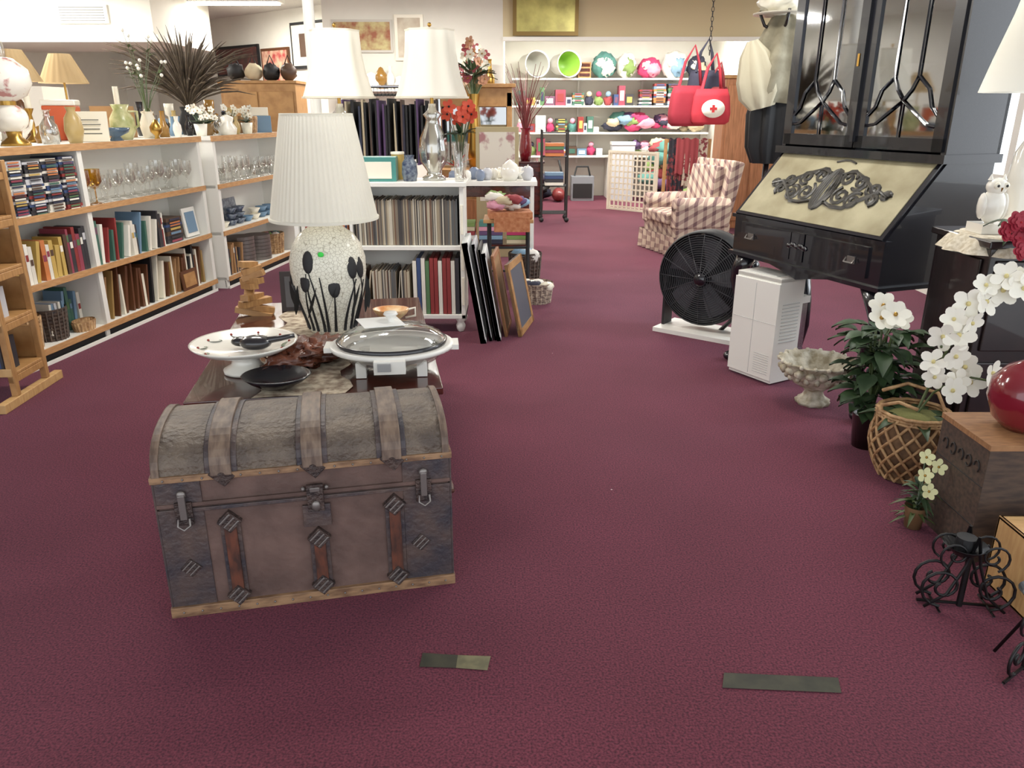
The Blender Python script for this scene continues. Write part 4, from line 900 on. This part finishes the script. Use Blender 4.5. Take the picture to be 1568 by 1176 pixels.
st=[[(0,0,.27),(.03,-.02,.42),(.03,-.06,.55),(-.0,-.1,.62),(-.01,-.12,.62)],[(0,0,.27),(.06,0,.5),(.12,-.04,.74),(.2,-.08,.86),(.31,-.12,.93)],[(0,0,.27),(.04,-.04,.40),(.10,-.12,.50),(.20,-.2,.50)]]
for s_ in st: b.tube(s_,.005,leafd,5)
fl=[(-.03,-.12,.56),(.04,-.14,.59),(.10,-.12,.54),(-.02,-.13,.50),(.06,-.15,.49),(.12,-.14,.48),(-.0,-.10,.66),(.05,-.12,.67),(.03,-.10,.73),(.09,-.12,.72),(.08,-.09,.79),(.14,-.1,.80),(.14,-.08,.86),(.21,-.08,.84),(.20,-.1,.90),(.27,-.1,.89),(.28,-.12,.92),(.25,-.14,.86),(.20,-.2,.49),(.16,-.2,.54),(.03,-.18,.46),(.32,-.14,.86)]
for q in fl: b.flower(q,R(.05,.066),petal,(R(-.7,.5),-1,R(-.3,.8)),random.choice([5,6]),M('orchid_centre',(220,206,140)))
b.done()
crt=M('crate_dark',(80,62,50),.7,col2=(54,42,36),ns=6,stretch=(2,10,10)); crtl=M('crate_top',(156,112,72),.6,col2=(128,88,56),ns=6,stretch=(3,12,3))
b=B('wooden_wine_crate',(1.6,2.35,0),0,bev=.003)
b.bx(0,.34,0,.30,0,.43,crt); b.bx(-.004,.344,-.004,.304,.43,.45,crtl)
for z in (.14,.29): b.bx(-.002,.0,0,.3,z,z+.004,mblack)
for k,yy in enumerate((.05,.1,.15,.2,.25)): b.tube([(-.003,yy+.016*math.cos(t*.8),.35+.022*math.sin(t*.8)) for t in range(8 if k%2 else 6)],.003,M('stencil_ink',(30,26,24)),4)
b.done()
b=B('red_ceramic_vase',(1.79,2.5,.45)); b.lathe((0,0,0),[(.001,0),(.06,0),(.10,.04),(.125,.11),(.12,.17),(.08,.22),(.03,.25),(.025,.29),(.04,.31),(.035,.31),(.02,.28)],redg,36); b.done()
b=B('pine_box',(1.60,1.98,0),0,bev=.003); b.bx(0,.3,0,.26,0,.012,pine); b.bx(0,.012,0,.26,0,.25,pine); b.bx(.288,.3,0,.26,0,.25,pine); b.bx(0,.3,0,.012,0,.25,pine); b.bx(0,.3,.248,.26,0,.25,pine); b.bx(0,.3,0,.26,.238,.25,pine); b.done()
def sp3(cx,cz,r,sg,y,turn=1.4,ph=0): return [(cx+sg*r*(1-k/20*.8)*math.cos(ph+k/20*turn*2*pi),y,cz+r*(1-k/20*.8)*math.sin(ph+k/20*turn*2*pi)) for k in range(21)]
b=B('wrought_iron_candle_stand',(1.44,2.10,0),-.15)
for yy in (-.035,.035):
    for sg in (-1,1):
        b.tube(sp3(sg*.075,.085,.072,sg,yy,1.4,-1.57),.005,iron,6); b.tube(sp3(sg*.055,.20,.05,sg,yy,1.3,-1.2),.004,iron,6)
        b.tube([(0,yy,.27),(sg*.02,yy,.17),(sg*.06,yy,.06),(sg*.12,yy,.008)],.005,iron,6)
b.tube([(-.13,0,.008),(.13,0,.008)],.005,iron); b.tube([(-.08,-.06,.008),(-.08,.06,.008)],.004,iron); b.tube([(.08,-.06,.008),(.08,.06,.008)],.004,iron)
b.cyl((0,0,0.0),.01,.2,iron,8); b.lathe((-.02,0,.19),[(.001,0),(.03,.0),(.06,.03),(.065,.035),(.03,.01)],iron,20); b.cyl((-.02,0,.2),.03,.05,mblack,14)
b.done()
b=B('wrought_iron_candle_stand',(1.46,1.80,0),.6)
for sg in (-1,1):
    b.tube(sp3(sg*.06,.07,.06,sg,0,1.4,-1.57),.005,iron,6); b.tube(sp3(sg*.05,.19,.05,sg,0,1.3,-1.2),.004,iron,6); b.tube([(0,sg*.01,.2),(0,sg*.08,.008)],.005,iron)
b.tube([(-.12,0,.008),(.12,0,.008)],.005,iron); b.cyl((0,0,0),.008,.24,iron,8); b.lathe((0,0,.22),[(.001,0),(.03,.0),(.055,.03),(.06,.035),(.03,.01)],iron,20)
b.done()
b=B('silk_greenery',(1.535,2.60,0)); b.lathe((0,0,0),[(.001,0),(.03,0),(.04,.09)],M('clay_pot',(120,90,60)),16)
for i in range(60): a=R(0,6.28); b.leaf((0,0,R(.04,.18)),(math.cos(a),math.sin(a),R(-.2,1.2)),R(.06,.10),.018,random.choice([leafm,leafd]),.5)
for q in ((-.02,-.05,.24),(.03,-.04,.27),(0,-.06,.18),(-.01,-.02,.3)): b.flower(q,.032,M('yellow_petal',(228,226,170)),(0,-1,.5)); b.tube([(0,0,.08),q],.003,leafm,4)
b.done()
b=B('dark_side_cabinet',(1.93,3.1,0),0,bev=.005)
b.bx(0,.6,0,.42,.1,.98,bwood); b.bx(-.02,.62,-.02,.44,.98,1.01,bwood); b.bx(.03,.57,-.012,0,.15,.5,bwood); b.bx(.03,.57,-.012,0,.55,.93,bwood); b.bx(-.012,0,.04,.38,.15,.93,bwood)
for x in (.03,.55):
    for yy in (.03,.37): b.lathe((x+.01,yy+.01,0),[(.001,0),(.02,0),(.03,.04),(.02,.07),(.03,.1)],bwood,12)
b.sph((.3,-.025,.32),.014,brass); b.sph((.3,-.025,.74),.014,brass)
b.done()
b=B('crochet_doily',(2.09,3.28,1.012)); b.lathe((0,0,0),[(.001,.002),(.15,.003),(.18,.002),(.205,-.012),(.23,-.045),(.245,-.065)],M('doily_cotton',(226,216,196),.9,col2=(190,176,150),ns=60),96,rip=(.05,12)); 
b.done()
b=B('ceramic_owl',(2.02,3.30,1.016)); b.box((0,0,.02),(.12,.12,.04),porc); b.sph((0,0,.11),(.05,.045,.075),porc,n=18); b.sph((0,-.005,.19),(.042,.04,.036),porc,n=16)
for s_ in (-1,1): b.sph((s_*.018,-.038,.195),(.015,.008,.015),cream,n=8); b.sph((s_*.018,-.046,.195),(.006,.004,.006),mblack,n=6); b.lathe((s_*.028,0,.215),[(.012,0),(.001,.025)],porc,8); b.sph((s_*.045,0,.11),(.014,.03,.055),porc,n=10)
b.lathe((0,-.042,.188),[(.006,0),(.001,-.016)],brass,6); b.done()
b=B('table_lamp',(2.20,3.40,1.016)); b.lathe((0,0,0),[(.001,0),(.07,0),(.06,.03),(.04,.06),(.07,.2),(.06,.32),(.02,.4),(.012,.6)],porc,20); b.lathe((0,0,0),[(.24,.56),(.21,.68),(.16,.86),(.13,1.0)],shade,48); b.done()
b=B('red_rose_arrangement',(2.03,3.13,1.016))
b.lathe((0,0,0),[(.001,0),(.03,0),(.04,.04),(.03,.07)],bwood,18)
rose=M('rose_petal',(150,24,46),.6)
for i in range(12): a=R(2.6,5.2); b.leaf((0,-.01,.06),(math.cos(a),math.sin(a),R(-.2,.8)),R(.1,.16),.045,leafm,.6)
for q in ((-.05,-.10,.02),(-.01,-.12,.05),(-.09,-.09,.04),(-.04,-.13,-.03),(.03,-.12,.0),(-.06,-.10,.08),(.04,-.1,.07)):
    b.tube([(0,0,.05),(q[0]*.5,q[1]*.5,.09),q],.004,leafd,4)
    for k in range(3): b.flower((q[0],q[1]-k*.008,q[2]),.045-.011*k,rose,(R(-.3,.1),-1,.4),6,redp)
b.done()
